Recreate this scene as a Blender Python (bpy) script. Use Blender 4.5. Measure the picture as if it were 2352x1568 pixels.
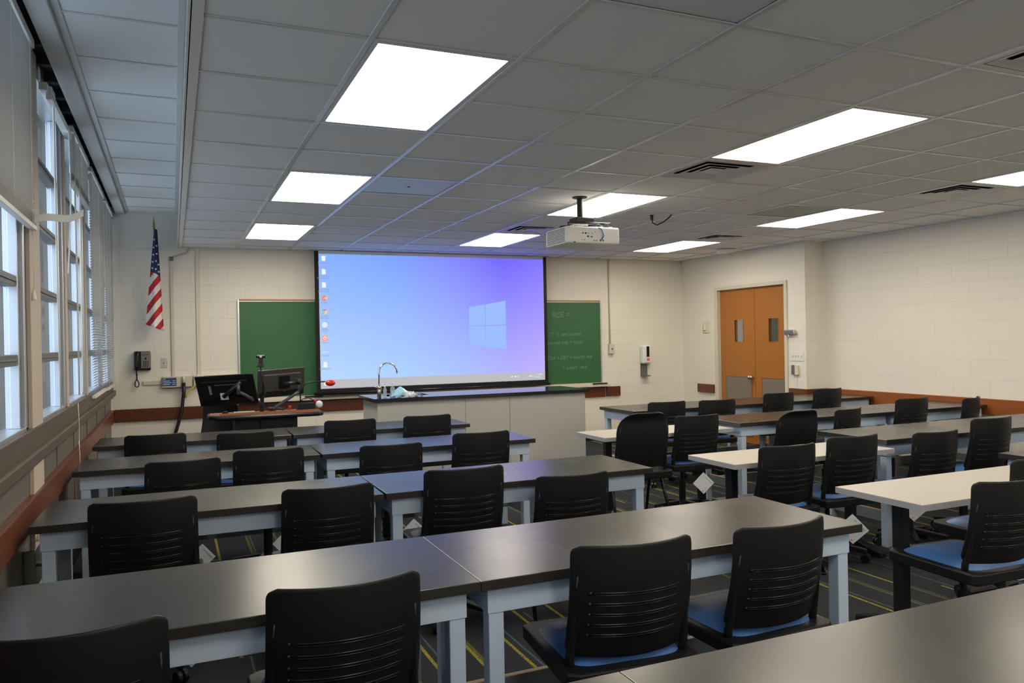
import bpy, bmesh, math, random
from mathutils import Vector, Matrix
random.seed(7)
for o in list(bpy.data.objects): bpy.data.objects.remove(o)
SC = bpy.context.scene
COL = SC.collection
PI = math.pi

# ------------------------------------------------------------------ camera
YAW, PITCH, ROLL, FPX, EYE = .411, -.0029, -.0183, 1787.0, 1.476
def cam_axes():
    cy, sy, cp, sp = math.cos(YAW), math.sin(YAW), math.cos(PITCH), math.sin(PITCH)
    f = Vector((sy*cp, cy*cp, sp)); r = Vector((cy, -sy, 0)); u = r.cross(f)
    c, s = math.cos(ROLL), math.sin(ROLL)
    return c*r+s*u, -s*r+c*u, f
_r, _u, _f = cam_axes()
cd = bpy.data.cameras.new('camera'); cam = bpy.data.objects.new('camera', cd); COL.objects.link(cam)
cam.matrix_world = Matrix(((_r.x, _u.x, -_f.x, 0), (_r.y, _u.y, -_f.y, 0), (_r.z, _u.z, -_f.z, EYE), (0, 0, 0, 1)))
cd.sensor_width = 36; cd.lens = FPX/2352*36; cd.clip_start = .05; cd.clip_end = 200
SC.camera = cam

# ------------------------------------------------------------------ world, exposure, daylight
w = bpy.data.worlds.new('overcast'); SC.world = w; w.use_nodes = True
bg = w.node_tree.nodes['Background']
bg.inputs[0].default_value = (.66, .80, 1, 1); bg.inputs[1].default_value = 2.5
SC.view_settings.view_transform = 'Standard'; SC.view_settings.look = 'None'
SC.view_settings.gamma = 1; SC.view_settings.use_curve_mapping = False
SC.view_settings.exposure = 0.28
PANEL_STRENGTH = 13.0
PANEL_COLOR = (1.0, .91, .745)

# ------------------------------------------------------------------ materials
def mat(name, col, rough=.6, metal=0, spec=.5, noise=None, bump=None, emit=None, es=1, coat=0):
    m = bpy.data.materials.new(name); m.use_nodes = True
    nt = m.node_tree; N = nt.nodes; L = nt.links; b = N['Principled BSDF']
    b.inputs['Base Color'].default_value = (*col, 1); b.inputs['Roughness'].default_value = rough
    b.inputs['Metallic'].default_value = metal; b.inputs['Specular IOR Level'].default_value = spec
    if coat: b.inputs['Coat Weight'].default_value = coat
    tc = N.new('ShaderNodeTexCoord')
    if noise:
        sc, amt = noise
        n = N.new('ShaderNodeTexNoise'); n.inputs['Scale'].default_value = sc; n.inputs['Detail'].default_value = 6
        L.new(tc.outputs['Object'], n.inputs['Vector'])
        mx = N.new('ShaderNodeMix'); mx.data_type = 'RGBA'
        mx.inputs[6].default_value = (*[c*(1-amt) for c in col], 1); mx.inputs[7].default_value = (*[min(1, c*(1+amt)) for c in col], 1)
        L.new(n.outputs['Fac'], mx.inputs[0]); L.new(mx.outputs[2], b.inputs['Base Color'])
    if bump:
        sc, st = bump
        n2 = N.new('ShaderNodeTexNoise'); n2.inputs['Scale'].default_value = sc; n2.inputs['Detail'].default_value = 4
        L.new(tc.outputs['Object'], n2.inputs['Vector'])
        bp = N.new('ShaderNodeBump'); bp.inputs['Strength'].default_value = st; bp.inputs['Distance'].default_value = .002
        L.new(n2.outputs['Fac'], bp.inputs['Height']); L.new(bp.outputs[0], b.inputs['Normal'])
    if emit:
        b.inputs['Emission Color'].default_value = (*emit, 1); b.inputs['Emission Strength'].default_value = es
    return m

def math_node(nt, op, a, b=None, c=None):
    n = nt.nodes.new('ShaderNodeMath'); n.operation = op
    for i, v in enumerate((a, b, c)):
        if v is None: continue
        if isinstance(v, (int, float)): n.inputs[i].default_value = v
        else: nt.links.new(v, n.inputs[i])
    return n.outputs[0]

def block_mat(name, col, ox=0.0):
    m = mat(name, col, .55); nt = m.node_tree; N = nt.nodes; L = nt.links; b = N['Principled BSDF']
    g = N.new('ShaderNodeNewGeometry'); s = N.new('ShaderNodeSeparateXYZ'); L.new(g.outputs['Position'], s.inputs[0])
    u = math_node(nt, 'ADD', s.outputs[0], s.outputs[1]); u = math_node(nt, 'ADD', u, 20+ox)
    cmb = N.new('ShaderNodeCombineXYZ'); L.new(u, cmb.inputs[0]); L.new(math_node(nt, 'ADD', s.outputs[2], 2.02), cmb.inputs[1])
    br = N.new('ShaderNodeTexBrick'); L.new(cmb.outputs[0], br.inputs['Vector'])
    br.inputs['Scale'].default_value = 1; br.inputs['Brick Width'].default_value = .4; br.inputs['Row Height'].default_value = .2
    br.inputs['Mortar Size'].default_value = .0035; br.inputs['Mortar Smooth'].default_value = .6
    br.inputs['Color1'].default_value = (*col, 1); br.inputs['Color2'].default_value = (*[c*.985 for c in col], 1)
    br.inputs['Mortar'].default_value = (*[c*.90 for c in col], 1)
    L.new(br.outputs['Color'], b.inputs['Base Color'])
    n2 = N.new('ShaderNodeTexNoise'); n2.inputs['Scale'].default_value = 90; L.new(g.outputs['Position'], n2.inputs['Vector'])
    h = math_node(nt, 'SUBTRACT', math_node(nt, 'MULTIPLY', n2.outputs['Fac'], .25), br.outputs['Fac'])
    bp = N.new('ShaderNodeBump'); bp.inputs['Strength'].default_value = .35; bp.inputs['Distance'].default_value = .004
    L.new(h, bp.inputs['Height']); L.new(bp.outputs[0], b.inputs['Normal'])
    return m

def wood_mat(name, c1, c2, rough=.4, axis=0, sc=6):
    m = mat(name, c1, rough); nt = m.node_tree; N = nt.nodes; L = nt.links; b = N['Principled BSDF']
    g = N.new('ShaderNodeNewGeometry'); mp = N.new('ShaderNodeMapping')
    s = [18.0, 18.0, 18.0]; s[axis] = .8; mp.inputs['Scale'].default_value = s
    L.new(g.outputs['Position'], mp.inputs[0])
    n = N.new('ShaderNodeTexNoise'); n.inputs['Scale'].default_value = sc*.3; n.inputs['Detail'].default_value = 8; n.inputs['Distortion'].default_value = .6
    L.new(mp.outputs[0], n.inputs['Vector'])
    mx = N.new('ShaderNodeMix'); mx.data_type = 'RGBA'; mx.inputs[6].default_value = (*c1, 1); mx.inputs[7].default_value = (*c2, 1)
    L.new(n.outputs['Fac'], mx.inputs[0]); L.new(mx.outputs[2], b.inputs['Base Color'])
    return m

def carpet_mat():
    m = mat('carpet', (.03, .03, .035), .95, spec=.1); nt = m.node_tree; N = nt.nodes; L = nt.links; b = N['Principled BSDF']
    g = N.new('ShaderNodeNewGeometry'); s = N.new('ShaderNodeSeparateXYZ'); L.new(g.outputs['Position'], s.inputs[0])
    X, Y = s.outputs[0], s.outputs[1]
    u = math_node(nt, 'DIVIDE', math_node(nt, 'ADD', X, 10), .20)
    i = math_node(nt, 'FLOOR', u); fu = math_node(nt, 'FRACT', u)
    wn0 = N.new('ShaderNodeTexWhiteNoise'); wn0.noise_dimensions = '1D'; L.new(i, wn0.inputs['W'])
    v = math_node(nt, 'ADD', math_node(nt, 'DIVIDE', math_node(nt, 'ADD', Y, 10), .9), math_node(nt, 'MULTIPLY', wn0.outputs['Value'], 3.0))
    j = math_node(nt, 'FLOOR', v)
    wn = N.new('ShaderNodeTexWhiteNoise'); wn.noise_dimensions = '2D'
    cb = N.new('ShaderNodeCombineXYZ'); L.new(i, cb.inputs[0]); L.new(j, cb.inputs[1]); L.new(cb.outputs[0], wn.inputs['Vector'])
    sc = N.new('ShaderNodeSeparateColor'); L.new(wn.outputs['Color'], sc.inputs[0])
    comb = math_node(nt, 'GREATER_THAN', math_node(nt, 'FRACT', math_node(nt, 'MULTIPLY', Y, 110)), .38)
    n = N.new('ShaderNodeTexNoise'); n.inputs['Scale'].default_value = 160; L.new(g.outputs['Position'], n.inputs['Vector'])
    jit = math_node(nt, 'GREATER_THAN', n.outputs['Fac'], .42)
    def stripe(pos, half, prob, src):
        d = math_node(nt, 'ABSOLUTE', math_node(nt, 'SUBTRACT', fu, pos))
        a = math_node(nt, 'LESS_THAN', d, half); p = math_node(nt, 'GREATER_THAN', src, prob)
        return math_node(nt, 'MULTIPLY', math_node(nt, 'MULTIPLY', a, p), math_node(nt, 'MULTIPLY', comb, jit))
    yel = stripe(.35, .042, .45, sc.outputs[0]); yel2 = stripe(.44, .045, .75, sc.outputs[1]); teal = stripe(.56, .028, .6, sc.outputs[2])
    base = N.new('ShaderNodeMix'); base.data_type = 'RGBA'; base.inputs[6].default_value = (.016, .017, .021, 1); base.inputs[7].default_value = (.045, .047, .055, 1)
    L.new(n.outputs['Fac'], base.inputs[0])
    cur = base.outputs[2]
    for f, c in ((teal, (.10, .17, .17, 1)), (yel2, (.16, .17, .04, 1)), (yel, (.42, .38, .035, 1))):
        mx = N.new('ShaderNodeMix'); mx.data_type = 'RGBA'; L.new(f, mx.inputs[0]); L.new(cur, mx.inputs[6]); mx.inputs[7].default_value = c; cur = mx.outputs[2]
    L.new(cur, b.inputs['Base Color'])
    bp = N.new('ShaderNodeBump'); bp.inputs['Strength'].default_value = .6; bp.inputs['Distance'].default_value = .003
    L.new(n.outputs['Fac'], bp.inputs['Height']); L.new(bp.outputs[0], b.inputs['Normal'])
    return m

def tile_mat():
    m = mat('ceiling_tile', (.60, .59, .57), .9, spec=.2); nt = m.node_tree; N = nt.nodes; L = nt.links; b = N['Principled BSDF']
    g = N.new('ShaderNodeNewGeometry'); mp = N.new('ShaderNodeMapping'); mp.inputs['Scale'].default_value = (45, 160, 45); L.new(g.outputs['Position'], mp.inputs[0])
    v = N.new('ShaderNodeTexNoise'); v.inputs['Scale'].default_value = 1; v.inputs['Detail'].default_value = 2; L.new(mp.outputs[0], v.inputs['Vector'])
    fl = math_node(nt, 'GREATER_THAN', v.outputs['Fac'], .675)
    n = N.new('ShaderNodeTexNoise'); n.inputs['Scale'].default_value = 300; L.new(g.outputs['Position'], n.inputs['Vector'])
    mx = N.new('ShaderNodeMix'); mx.data_type = 'RGBA'; mx.inputs[6].default_value = (.80, .80, .80, 1); mx.inputs[7].default_value = (.90, .90, .90, 1); L.new(n.outputs['Fac'], mx.inputs[0])
    m2 = N.new('ShaderNodeMix'); m2.data_type = 'RGBA'; L.new(fl, m2.inputs[0]); L.new(mx.outputs[2], m2.inputs[6]); m2.inputs[7].default_value = (.95, .95, .93, 1)
    L.new(m2.outputs[2], b.inputs['Base Color'])
    return m

def epoxy_mat():
    m = mat('black_epoxy_top', (.03, .03, .031), .3, spec=.6); nt = m.node_tree; N = nt.nodes; L = nt.links; b = N['Principled BSDF']
    g = N.new('ShaderNodeNewGeometry')
    n = N.new('ShaderNodeTexNoise'); n.inputs['Scale'].default_value = 2.6; n.inputs['Detail'].default_value = 2; n.inputs['Roughness'].default_value = .4; L.new(g.outputs['Position'], n.inputs['Vector'])
    mr = N.new('ShaderNodeMapRange'); mr.inputs[1].default_value = .3; mr.inputs[2].default_value = .75; mr.inputs[3].default_value = .245; mr.inputs[4].default_value = .30
    L.new(n.outputs['Fac'], mr.inputs[0]); L.new(mr.outputs[0], b.inputs['Roughness'])
    mx = N.new('ShaderNodeMix'); mx.data_type = 'RGBA'; mx.inputs[6].default_value = (.020, .018, .017, 1); mx.inputs[7].default_value = (.028, .025, .022, 1)
    L.new(n.outputs['Fac'], mx.inputs[0])
    v = N.new('ShaderNodeTexVoronoi'); v.inputs['Scale'].default_value = 5; v.inputs['Randomness'].default_value = 1; L.new(g.outputs['Position'], v.inputs['Vector'])
    sp = math_node(nt, 'LESS_THAN', v.outputs['Distance'], .012)
    m2 = N.new('ShaderNodeMix'); m2.data_type = 'RGBA'; L.new(sp, m2.inputs[0]); L.new(mx.outputs[2], m2.inputs[6]); m2.inputs[7].default_value = (.22, .21, .2, 1)
    L.new(m2.outputs[2], b.inputs['Base Color'])
    return m

def glass_mat():
    m = bpy.data.materials.new('window_glass'); m.use_nodes = True; nt = m.node_tree; N = nt.nodes; L = nt.links
    N.remove(N['Principled BSDF']); out = N['Material Output']
    t = N.new('ShaderNodeBsdfTransparent'); t.inputs[0].default_value = (.90, .95, .97, 1)
    g = N.new('ShaderNodeBsdfGlossy'); g.inputs['Roughness'].default_value = .05
    fr = N.new('ShaderNodeFresnel'); fr.inputs[0].default_value = 1.45
    mx = N.new('ShaderNodeMixShader'); L.new(math_node(nt, 'MULTIPLY', fr.outputs[0], .6), mx.inputs[0]); L.new(t.outputs[0], mx.inputs[1]); L.new(g.outputs[0], mx.inputs[2])
    L.new(mx.outputs[0], out.inputs[0]); return m

def screen_mat(x0, x1, z0, z1):
    m = bpy.data.materials.new('projected_picture'); m.use_nodes = True; nt = m.node_tree; N = nt.nodes; L = nt.links
    N.remove(N['Principled BSDF']); out = N['Material Output']
    g = N.new('ShaderNodeNewGeometry'); s = N.new('ShaderNodeSeparateXYZ'); L.new(g.outputs['Position'], s.inputs[0])
    u = math_node(nt, 'DIVIDE', math_node(nt, 'SUBTRACT', s.outputs[0], x0), x1-x0)
    v = math_node(nt, 'DIVIDE', math_node(nt, 'SUBTRACT', s.outputs[2], z0), z1-z0)
    def ramp(stops, fac):
        r = N.new('ShaderNodeValToRGB'); e = r.color_ramp.elements
        while len(e) < len(stops): e.new(.5)
        for k, (p, c) in enumerate(stops): e[k].position = p; e[k].color = (*c, 1)
        L.new(fac, r.inputs[0]); return r.outputs[0]
    top = ramp([(0, (.24, .44, 1)), (.3, (.21, .37, 1)), (.55, (.235, .26, 1)), (.80, (.175, .135, 1)), (1, (.22, .18, 1))], u)
    bot = ramp([(0, (.50, .70, 1)), (.35, (.44, .66, 1)), (.62, (.43, .56, 1)), (.85, (.49, .46, 1)), (1, (.56, .46, 1))], u)
    mx = N.new('ShaderNodeMix'); mx.data_type = 'RGBA'; L.new(v, mx.inputs[0]); L.new(bot, mx.inputs[6]); L.new(top, mx.inputs[7])
    em = N.new('ShaderNodeEmission'); L.new(mx.outputs[2], em.inputs[0]); em.inputs[1].default_value = .84
    L.new(em.outputs[0], out.inputs[0]); return m

def flag_mat():
    m = mat('flag_cloth', (.7, .7, .7), .8); nt = m.node_tree; N = nt.nodes; L = nt.links; b = N['Principled BSDF']
    tc = N.new('ShaderNodeTexCoord'); s = N.new('ShaderNodeSeparateXYZ'); L.new(tc.outputs['Object'], s.inputs[0])
    # diagonal stripes along (x,z); canton above a slanted line
    d = math_node(nt, 'SUBTRACT', s.outputs[2], math_node(nt, 'MULTIPLY', s.outputs[0], 1.35))
    st = math_node(nt, 'GREATER_THAN', math_node(nt, 'FRACT', math_node(nt, 'DIVIDE', math_node(nt, 'ADD', d, .03), .178)), .5)
    mx = N.new('ShaderNodeMix'); mx.data_type = 'RGBA'; L.new(st, mx.inputs[0]); mx.inputs[6].default_value = (.50, .02, .03, 1); mx.inputs[7].default_value = (.80, .76, .72, 1)
    can = math_node(nt, 'GREATER_THAN', math_node(nt, 'ADD', s.outputs[2], math_node(nt, 'MULTIPLY', s.outputs[0], .55)), .64)
    m2 = N.new('ShaderNodeMix'); m2.data_type = 'RGBA'; L.new(can, m2.inputs[0]); L.new(mx.outputs[2], m2.inputs[6]); m2.inputs[7].default_value = (.02, .035, .11, 1)
    L.new(m2.outputs[2], b.inputs['Base Color']); return m

def brick_out():
    m = mat('outdoor_brick', (.3, .2, .25), .9); nt = m.node_tree; N = nt.nodes; L = nt.links; b = N['Principled BSDF']
    g = N.new('ShaderNodeNewGeometry'); s = N.new('ShaderNodeSeparateXYZ'); L.new(g.outputs['Position'], s.inputs[0])
    c = N.new('ShaderNodeCombineXYZ'); L.new(math_node(nt, 'ADD', s.outputs[0], s.outputs[1]), c.inputs[0]); L.new(s.outputs[2], c.inputs[1])
    br = N.new('ShaderNodeTexBrick'); L.new(c.outputs[0], br.inputs['Vector']); br.offset = 0; br.inputs['Scale'].default_value = 1
    br.inputs['Brick Width'].default_value = .16; br.inputs['Row Height'].default_value = .32; br.inputs['Mortar Size'].default_value = .02
    br.inputs['Color1'].default_value = (.34, .27, .36, 1); br.inputs['Color2'].default_value = (.38, .30, .38, 1); br.inputs['Mortar'].default_value = (.75, .75, .8, 1)
    L.new(br.outputs['Color'], b.inputs['Base Color']); return m

M = dict(
 block=block_mat('painted_block', (.77, .725, .64)),
 carpet=carpet_mat(), tile=tile_mat(), epoxy=epoxy_mat(), glass=glass_mat(), flag=flag_mat(), outbrick=brick_out(),
 tbar=mat('grid_bar', (.66, .67, .67), .2, spec=.5),
 paintgrey=mat('grey_paint', (.45, .45, .44), .6), beam=mat('beam_paint', (.58, .57, .55), .6), darkgap=mat('dark_gap', (.03, .03, .035), .8),
 sillwood=wood_mat('sill_wood', (.075, .052, .034), (.12, .088, .06), .5, 1), panel=mat('wall_panel', (.13, .115, .095), .45, noise=(3, .12)),
 column=mat('beige_column', (.50, .42, .34), .6), alu=mat('aluminium', (.62, .64, .67), .32, .9), alud=mat('aged_aluminium', (.16, .15, .14), .45, .5),
 rail=wood_mat('rail_wood', (.10, .026, .007), (.16, .043, .010), .34, 1), railx=wood_mat('rail_wood_x', (.085, .021, .008), (.135, .035, .012), .32, 0),
 railor=wood_mat('rail_wood_right', (.24, .066, .012), (.31, .09, .018), .38, 1),
 door=wood_mat('door_wood', (.33, .115, .016), (.41, .155, .024), .42, 2), doorframe=mat('door_frame_paint', (.62, .58, .47), .4),
 kick=mat('kick_plate', (.24, .205, .16), .5, .3, noise=(60, .15)),
 white=mat('white_plastic', (.74, .73, .70), .4), cream=mat('cream_plastic', (.66, .60, .46), .45), beigep=mat('beige_raceway', (.60, .54, .45), .5),
 blind=mat('blind_slat', (.50, .50, .49), .35), cord=mat('cord_white', (.75, .70, .6), .6),
 black=mat('black_plastic', (.0065, .0065, .008), .45, spec=.32, bump=(700, .12)), blackg=mat('black_gloss', (.008, .008, .009), .25, spec=.4), blackm=mat('black_metal', (.012, .012, .013), .38, .2),
 blue=mat('blue_upholstery', (.055, .15, .38), .45, noise=(400, .15)),
 frame=mat('blue_grey_enamel', (.43, .53, .68), .38), stret=mat('stretcher_laminate', (.17, .19, .215), .5), edge=wood_mat('raw_ply_edge', (.45, .33, .22), (.55, .42, .3), .6, 0),
 wtop=mat('grey_white_laminate', (.47, .43, .385), .4), wedge=mat('grey_edge_band', (.34, .34, .36), .45),
 green=mat('green_chalkboard', (.026, .125, .045), .5, noise=(2.2, .12)), chalk=mat('chalk', (.14, .29, .16), .9), woodtrim=wood_mat('board_trim', (.35, .2, .07), (.45, .28, .12), .5, 0),
 lab=mat('island_panel', (.44, .425, .40), .45), pod=wood_mat('podium_wood', (.30, .11, .045), (.38, .155, .07), .3, 0),
 steel=mat('steel', (.7, .7, .7), .18, 1), chrome=mat('chrome', (.8, .8, .82), .08, 1), brass=mat('satin_nickel', (.55, .5, .42), .28, 1),
 red=mat('red_plastic', (.62, .02, .015), .22), yellow=mat('yellow_cable', (.65, .40, .02), .5), bluec=mat('blue_cable', (.03, .18, .5), .5),
 navy=mat('navy_label', (.02, .06, .20), .5), paper=mat('paper', (.72, .73, .78), .7), paperline=mat('print_grey', (.25, .26, .30), .8), orange=mat('orange_label', (.8, .12, .04), .6),
 clear=mat('clear_plastic', (.75, .80, .82), .15), mask=mat('blue_mask_fabric', (.35, .62, .80), .8), masks=mat('white_strap', (.85, .85, .83), .8),
 monback=mat('monitor_back', (.045, .042, .038), .4), tape=mat('masking', (.5, .4, .2), .7), hall=mat('hallway_wall', (.20, .085, .04), .7),
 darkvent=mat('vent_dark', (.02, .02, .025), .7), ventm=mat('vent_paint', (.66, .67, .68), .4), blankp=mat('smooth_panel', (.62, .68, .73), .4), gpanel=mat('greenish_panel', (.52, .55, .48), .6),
 armg=mat('arm_grey', (.09, .10, .115), .35, .4), gold=mat('gold_tip', (.4, .28, .1), .4, .8), keygrey=mat('phone_grey', (.20, .19, .17), .5), tan=mat('tan', (.6, .45, .32), .6),
 sanit=mat('dispenser_white', (.74, .74, .72), .35), dgrey=mat('dark_grey', (.13, .13, .13), .5), opaque_grey=mat('grid_label', (.5, .5, .5), .6))
def emis(name, col, st):
    m = bpy.data.materials.new(name); m.use_nodes = True; nt = m.node_tree; nt.nodes.remove(nt.nodes['Principled BSDF'])
    e = nt.nodes.new('ShaderNodeEmission'); e.inputs[0].default_value = (*col, 1); e.inputs[1].default_value = st
    nt.links.new(e.outputs[0], nt.nodes['Material Output'].inputs[0]); return m
def clear_mat():
    m = glass_mat(); m.name = 'clear_bottle'; nt = m.node_tree
    t = [n for n in nt.nodes if n.type == 'BSDF_TRANSPARENT'][0]; t.inputs[0].default_value = (.80, .86, .90, 1)
    d = nt.nodes.new('ShaderNodeBsdfDiffuse'); d.inputs[0].default_value = (.75, .82, .88, 1)
    mx = nt.nodes.new('ShaderNodeMixShader'); mx.inputs[0].default_value = .3
    old = [n for n in nt.nodes if n.type == 'MIX_SHADER' and n != mx][0]
    nt.links.new(old.outputs[0], mx.inputs[1]); nt.links.new(d.outputs[0], mx.inputs[2]); nt.links.new(mx.outputs[0], nt.nodes['Material Output'].inputs[0]); return m
M['clear'] = clear_mat()
M['island_epoxy'] = mat('island_black_top', (.02, .02, .021), .13, spec=.6)
M['panel_light'] = emis('lit_diffuser', PANEL_COLOR, PANEL_STRENGTH)

# ------------------------------------------------------------------ mesh helpers
class MB:
    def __init__(s): s.b = bmesh.new()
    def box(s, x0, x1, y0, y1, z0, z1, mtx=None):
        vs = [s.b.verts.new((x, y, z)) for z in (z0, z1) for y in (y0, y1) for x in (x0, x1)]
        for f in ((0, 2, 3, 1), (4, 5, 7, 6), (0, 1, 5, 4), (2, 6, 7, 3), (0, 4, 6, 2), (1, 3, 7, 5)): s.b.faces.new([vs[i] for i in f])
        if mtx: 
            for v in vs: v.co = mtx @ v.co
        return s
    def quad(s, *p):
        s.b.faces.new([s.b.verts.new(q) for q in p]); return s
    def cyl(s, p0, p1, r0, r1=None, n=16, cap=True):
        r1 = r0 if r1 is None else r1; p0 = Vector(p0); p1 = Vector(p1); d = (p1-p0).normalized()
        a = d.orthogonal().normalized(); c = d.cross(a)
        R = [[s.b.verts.new(p+(a*math.cos(2*PI*k/n)+c*math.sin(2*PI*k/n))*r) for k in range(n)] for p, r in ((p0, r0), (p1, r1))]
        for k in range(n): s.b.faces.new((R[0][k], R[0][(k+1) % n], R[1][(k+1) % n], R[1][k]))
        if cap: s.b.faces.new(R[0][::-1]); s.b.faces.new(R[1])
        return s
    def tube(s, pts, r, n=8):
        pts = [Vector(p) for p in pts]; rings = []; prev = None
        for k, p in enumerate(pts):
            t = (pts[min(k+1, len(pts)-1)]-pts[max(k-1, 0)]).normalized()
            a = (prev-t*prev.dot(t)).normalized() if prev is not None else t.orthogonal().normalized()
            prev = a; c = t.cross(a); rr = r[k] if isinstance(r, (list, tuple)) else r
            rings.append([s.b.verts.new(p+(a*math.cos(2*PI*q/n)+c*math.sin(2*PI*q/n))*rr) for q in range(n)])
        for A, B in zip(rings, rings[1:]):
            for q in range(n): s.b.faces.new((A[q], A[(q+1) % n], B[(q+1) % n], B[q]))
        s.b.faces.new(rings[0][::-1]); s.b.faces.new(rings[-1]); return s
    def lathe(s, prof, c=(0, 0, 0), n=24):
        rings = [[s.b.verts.new((c[0]+r*math.cos(2*PI*k/n), c[1]+r*math.sin(2*PI*k/n), c[2]+z)) for k in range(n)] for r, z in prof]
        for A, B in zip(rings, rings[1:]):
            for k in range(n): s.b.faces.new((A[k], A[(k+1) % n], B[(k+1) % n], B[k]))
        s.b.faces.new(rings[0][::-1]); s.b.faces.new(rings[-1]); return s
    def prism(s, poly, axis, a, b):
        # poly of 2-d points in the plane normal to axis ('x': y,z ; 'y': x,z ; 'z': x,y)
        def P(q, t): return {'x': (t, q[0], q[1]), 'y': (q[0], t, q[1]), 'z': (q[0], q[1], t)}[axis]
        A = [s.b.verts.new(P(q, a)) for q in poly]; B = [s.b.verts.new(P(q, b)) for q in poly]; n = len(poly)
        s.b.faces.new(A); s.b.faces.new(B[::-1])
        for k in range(n): s.b.faces.new((A[k], B[k], B[(k+1) % n], A[(k+1) % n]))
        return s
    def ball(s, c, r, sx=1, sy=1, sz=1, n=16):
        m = Matrix.Translation(c) @ Matrix.Diagonal((sx, sy, sz, 1)); bmesh.ops.create_uvsphere(s.b, u_segments=n, v_segments=n//2+2, radius=r, matrix=m); return s
    def grid(s, f, nu, nv):
        V = [[s.b.verts.new(f(i/nu, j/nv)) for j in range(nv+1)] for i in range(nu+1)]
        for i in range(nu):
            for j in range(nv): s.b.faces.new((V[i][j], V[i+1][j], V[i+1][j+1], V[i][j+1]))
        return s
    def obj(s, name, m, parent=None, smooth=False, bev=0, solid=0, seg=2, loc=None):
        bmesh.ops.recalc_face_normals(s.b, faces=s.b.faces)
        me = bpy.data.meshes.new(name); s.b.to_mesh(me); s.b.free()
        me.materials.append(M[m] if isinstance(m, str) else m)
        if smooth:
            for p in me.polygons: p.use_smooth = True
        o = bpy.data.objects.new(name, me); COL.objects.link(o)
        if loc: o.location = loc
        if solid:
            q = o.modifiers.new('solid', 'SOLIDIFY'); q.thickness = solid; q.offset = 0
        if bev:
            q = o.modifiers.new('bevel', 'BEVEL'); q.width = bev; q.segments = seg; q.limit_method = 'ANGLE'; q.angle_limit = .7
        if parent: o.parent = parent
        return o

def text_mb(txt, size, origin, ux, uz, depth=.0006, mb=None, align='LEFT'):
    c = bpy.data.curves.new('t', 'FONT'); c.body = txt; c.size = size; c.align_x = align
    t = bpy.data.objects.new('t', c); COL.objects.link(t); bpy.context.view_layer.update()
    me = bpy.data.meshes.new_from_object(t.evaluated_get(bpy.context.evaluated_depsgraph_get()))
    bpy.data.objects.remove(t); bpy.data.curves.remove(c)
    mb = mb or MB(); ux = Vector(ux); uz = Vector(uz); O = Vector(origin)
    vs = [mb.b.verts.new(O+ux*v.co.x+uz*v.co.y) for v in me.vertices]
    for p in me.polygons:
        try: mb.b.faces.new([vs[i] for i in p.vertices])
        except ValueError: pass
    bpy.data.meshes.remove(me); return mb

def tag(o, label, cat, group=None):
    o['label'] = label; o['category'] = cat
    if group: o['group'] = group
    return o
def thing(name, label, cat, loc=(0, 0, 0), rz=0, group=None):
    o = bpy.data.objects.new(name, None); COL.objects.link(o); o.location = loc; o.rotation_euler = (0, 0, rz)
    o.empty_display_size = .1
    return tag(o, label, cat, group)
def struct(o): o['kind'] = 'structure'; return o
def copy_tree(o, parent=None):
    c = o.copy(); COL.objects.link(c); c.parent = parent
    for ch in list(o.children): copy_tree(ch, c)
    return c
def dup(root, label, loc, rz=0, group=None):
    c = copy_tree(root); c.location = loc; c.rotation_euler = (0, 0, rz); c['label'] = label
    if group: c['group'] = group
    return c

# ------------------------------------------------------------------ room numbers
XL, XR, XD, YF, YB = -.65, 7.42, 7.10, 9.80, -2.6      # left wall, right wall, door wall, front wall, back wall
YS = 7.29                                              # step between door wall and right wall
ZC, ZS = 2.616, 3.0                                    # main ceiling, strip ceiling over the windows
GX, GY, GW, GD = .7025, 2.880, .61, .598               # ceiling grid
XB = GX-GW                                             # bulkhead
def gx(i): return GX+GW*i
def gy(j): return GY+GD*j

# floor and walls
struct(MB().box(-.9, 7.8, YB-.2, YF+.3, -.12, 0).obj('floor', 'carpet'))
struct(MB().box(-.9, XD+.3, YF, YF+.2, 0, 3.2).obj('wall_front', 'block'))
struct(MB().box(XR, XR+.2, YB, YS+.0, 0, 3.2).obj('wall_right', 'block'))
struct(MB().box(XD, XR+.2, YS, YS+.2, 0, 3.2).obj('wall_right_return', 'block'))
struct(MB().box(-.9, XR+.2, YB-.2, YB, 0, 3.2).obj('wall_back', 'block'))
# door wall with the double door opening
DY0, DY1, DZ = 7.64, 8.95, 2.11
struct(MB().box(XD, XD+.2, YS+.2, DY0-.03, 0, 3.2).box(XD, XD+.2, DY1+.05, YF, 0, 3.2).box(XD, XD+.2, DY0-.03, DY1+.05, DZ+.03, 3.2).obj('wall_door', 'block'))
# left wall: bays
bays = [(-2.2, -1.05), (-.95, .2), (.3, 1.45), (2.0, 3.12), (3.22, 4.36), (4.74, 5.83), (5.92, 7.10), (7.22, 8.55), (8.66, 9.74)]
WZ0, WZ1 = 1.05, 2.98
wl = MB(); prev = YB
for a, b in bays: wl.box(XL-.16, XL, prev, a, 0, 3.2); prev = b
wl.box(XL-.16, XL, prev, YF, 0, 3.2)
for a, b in bays: wl.box(XL-.16, XL, a, b, 0, WZ0); wl.box(XL-.16, XL, a, b, WZ1, 3.2)
struct(wl.obj('wall_left', 'panel'))

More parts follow.
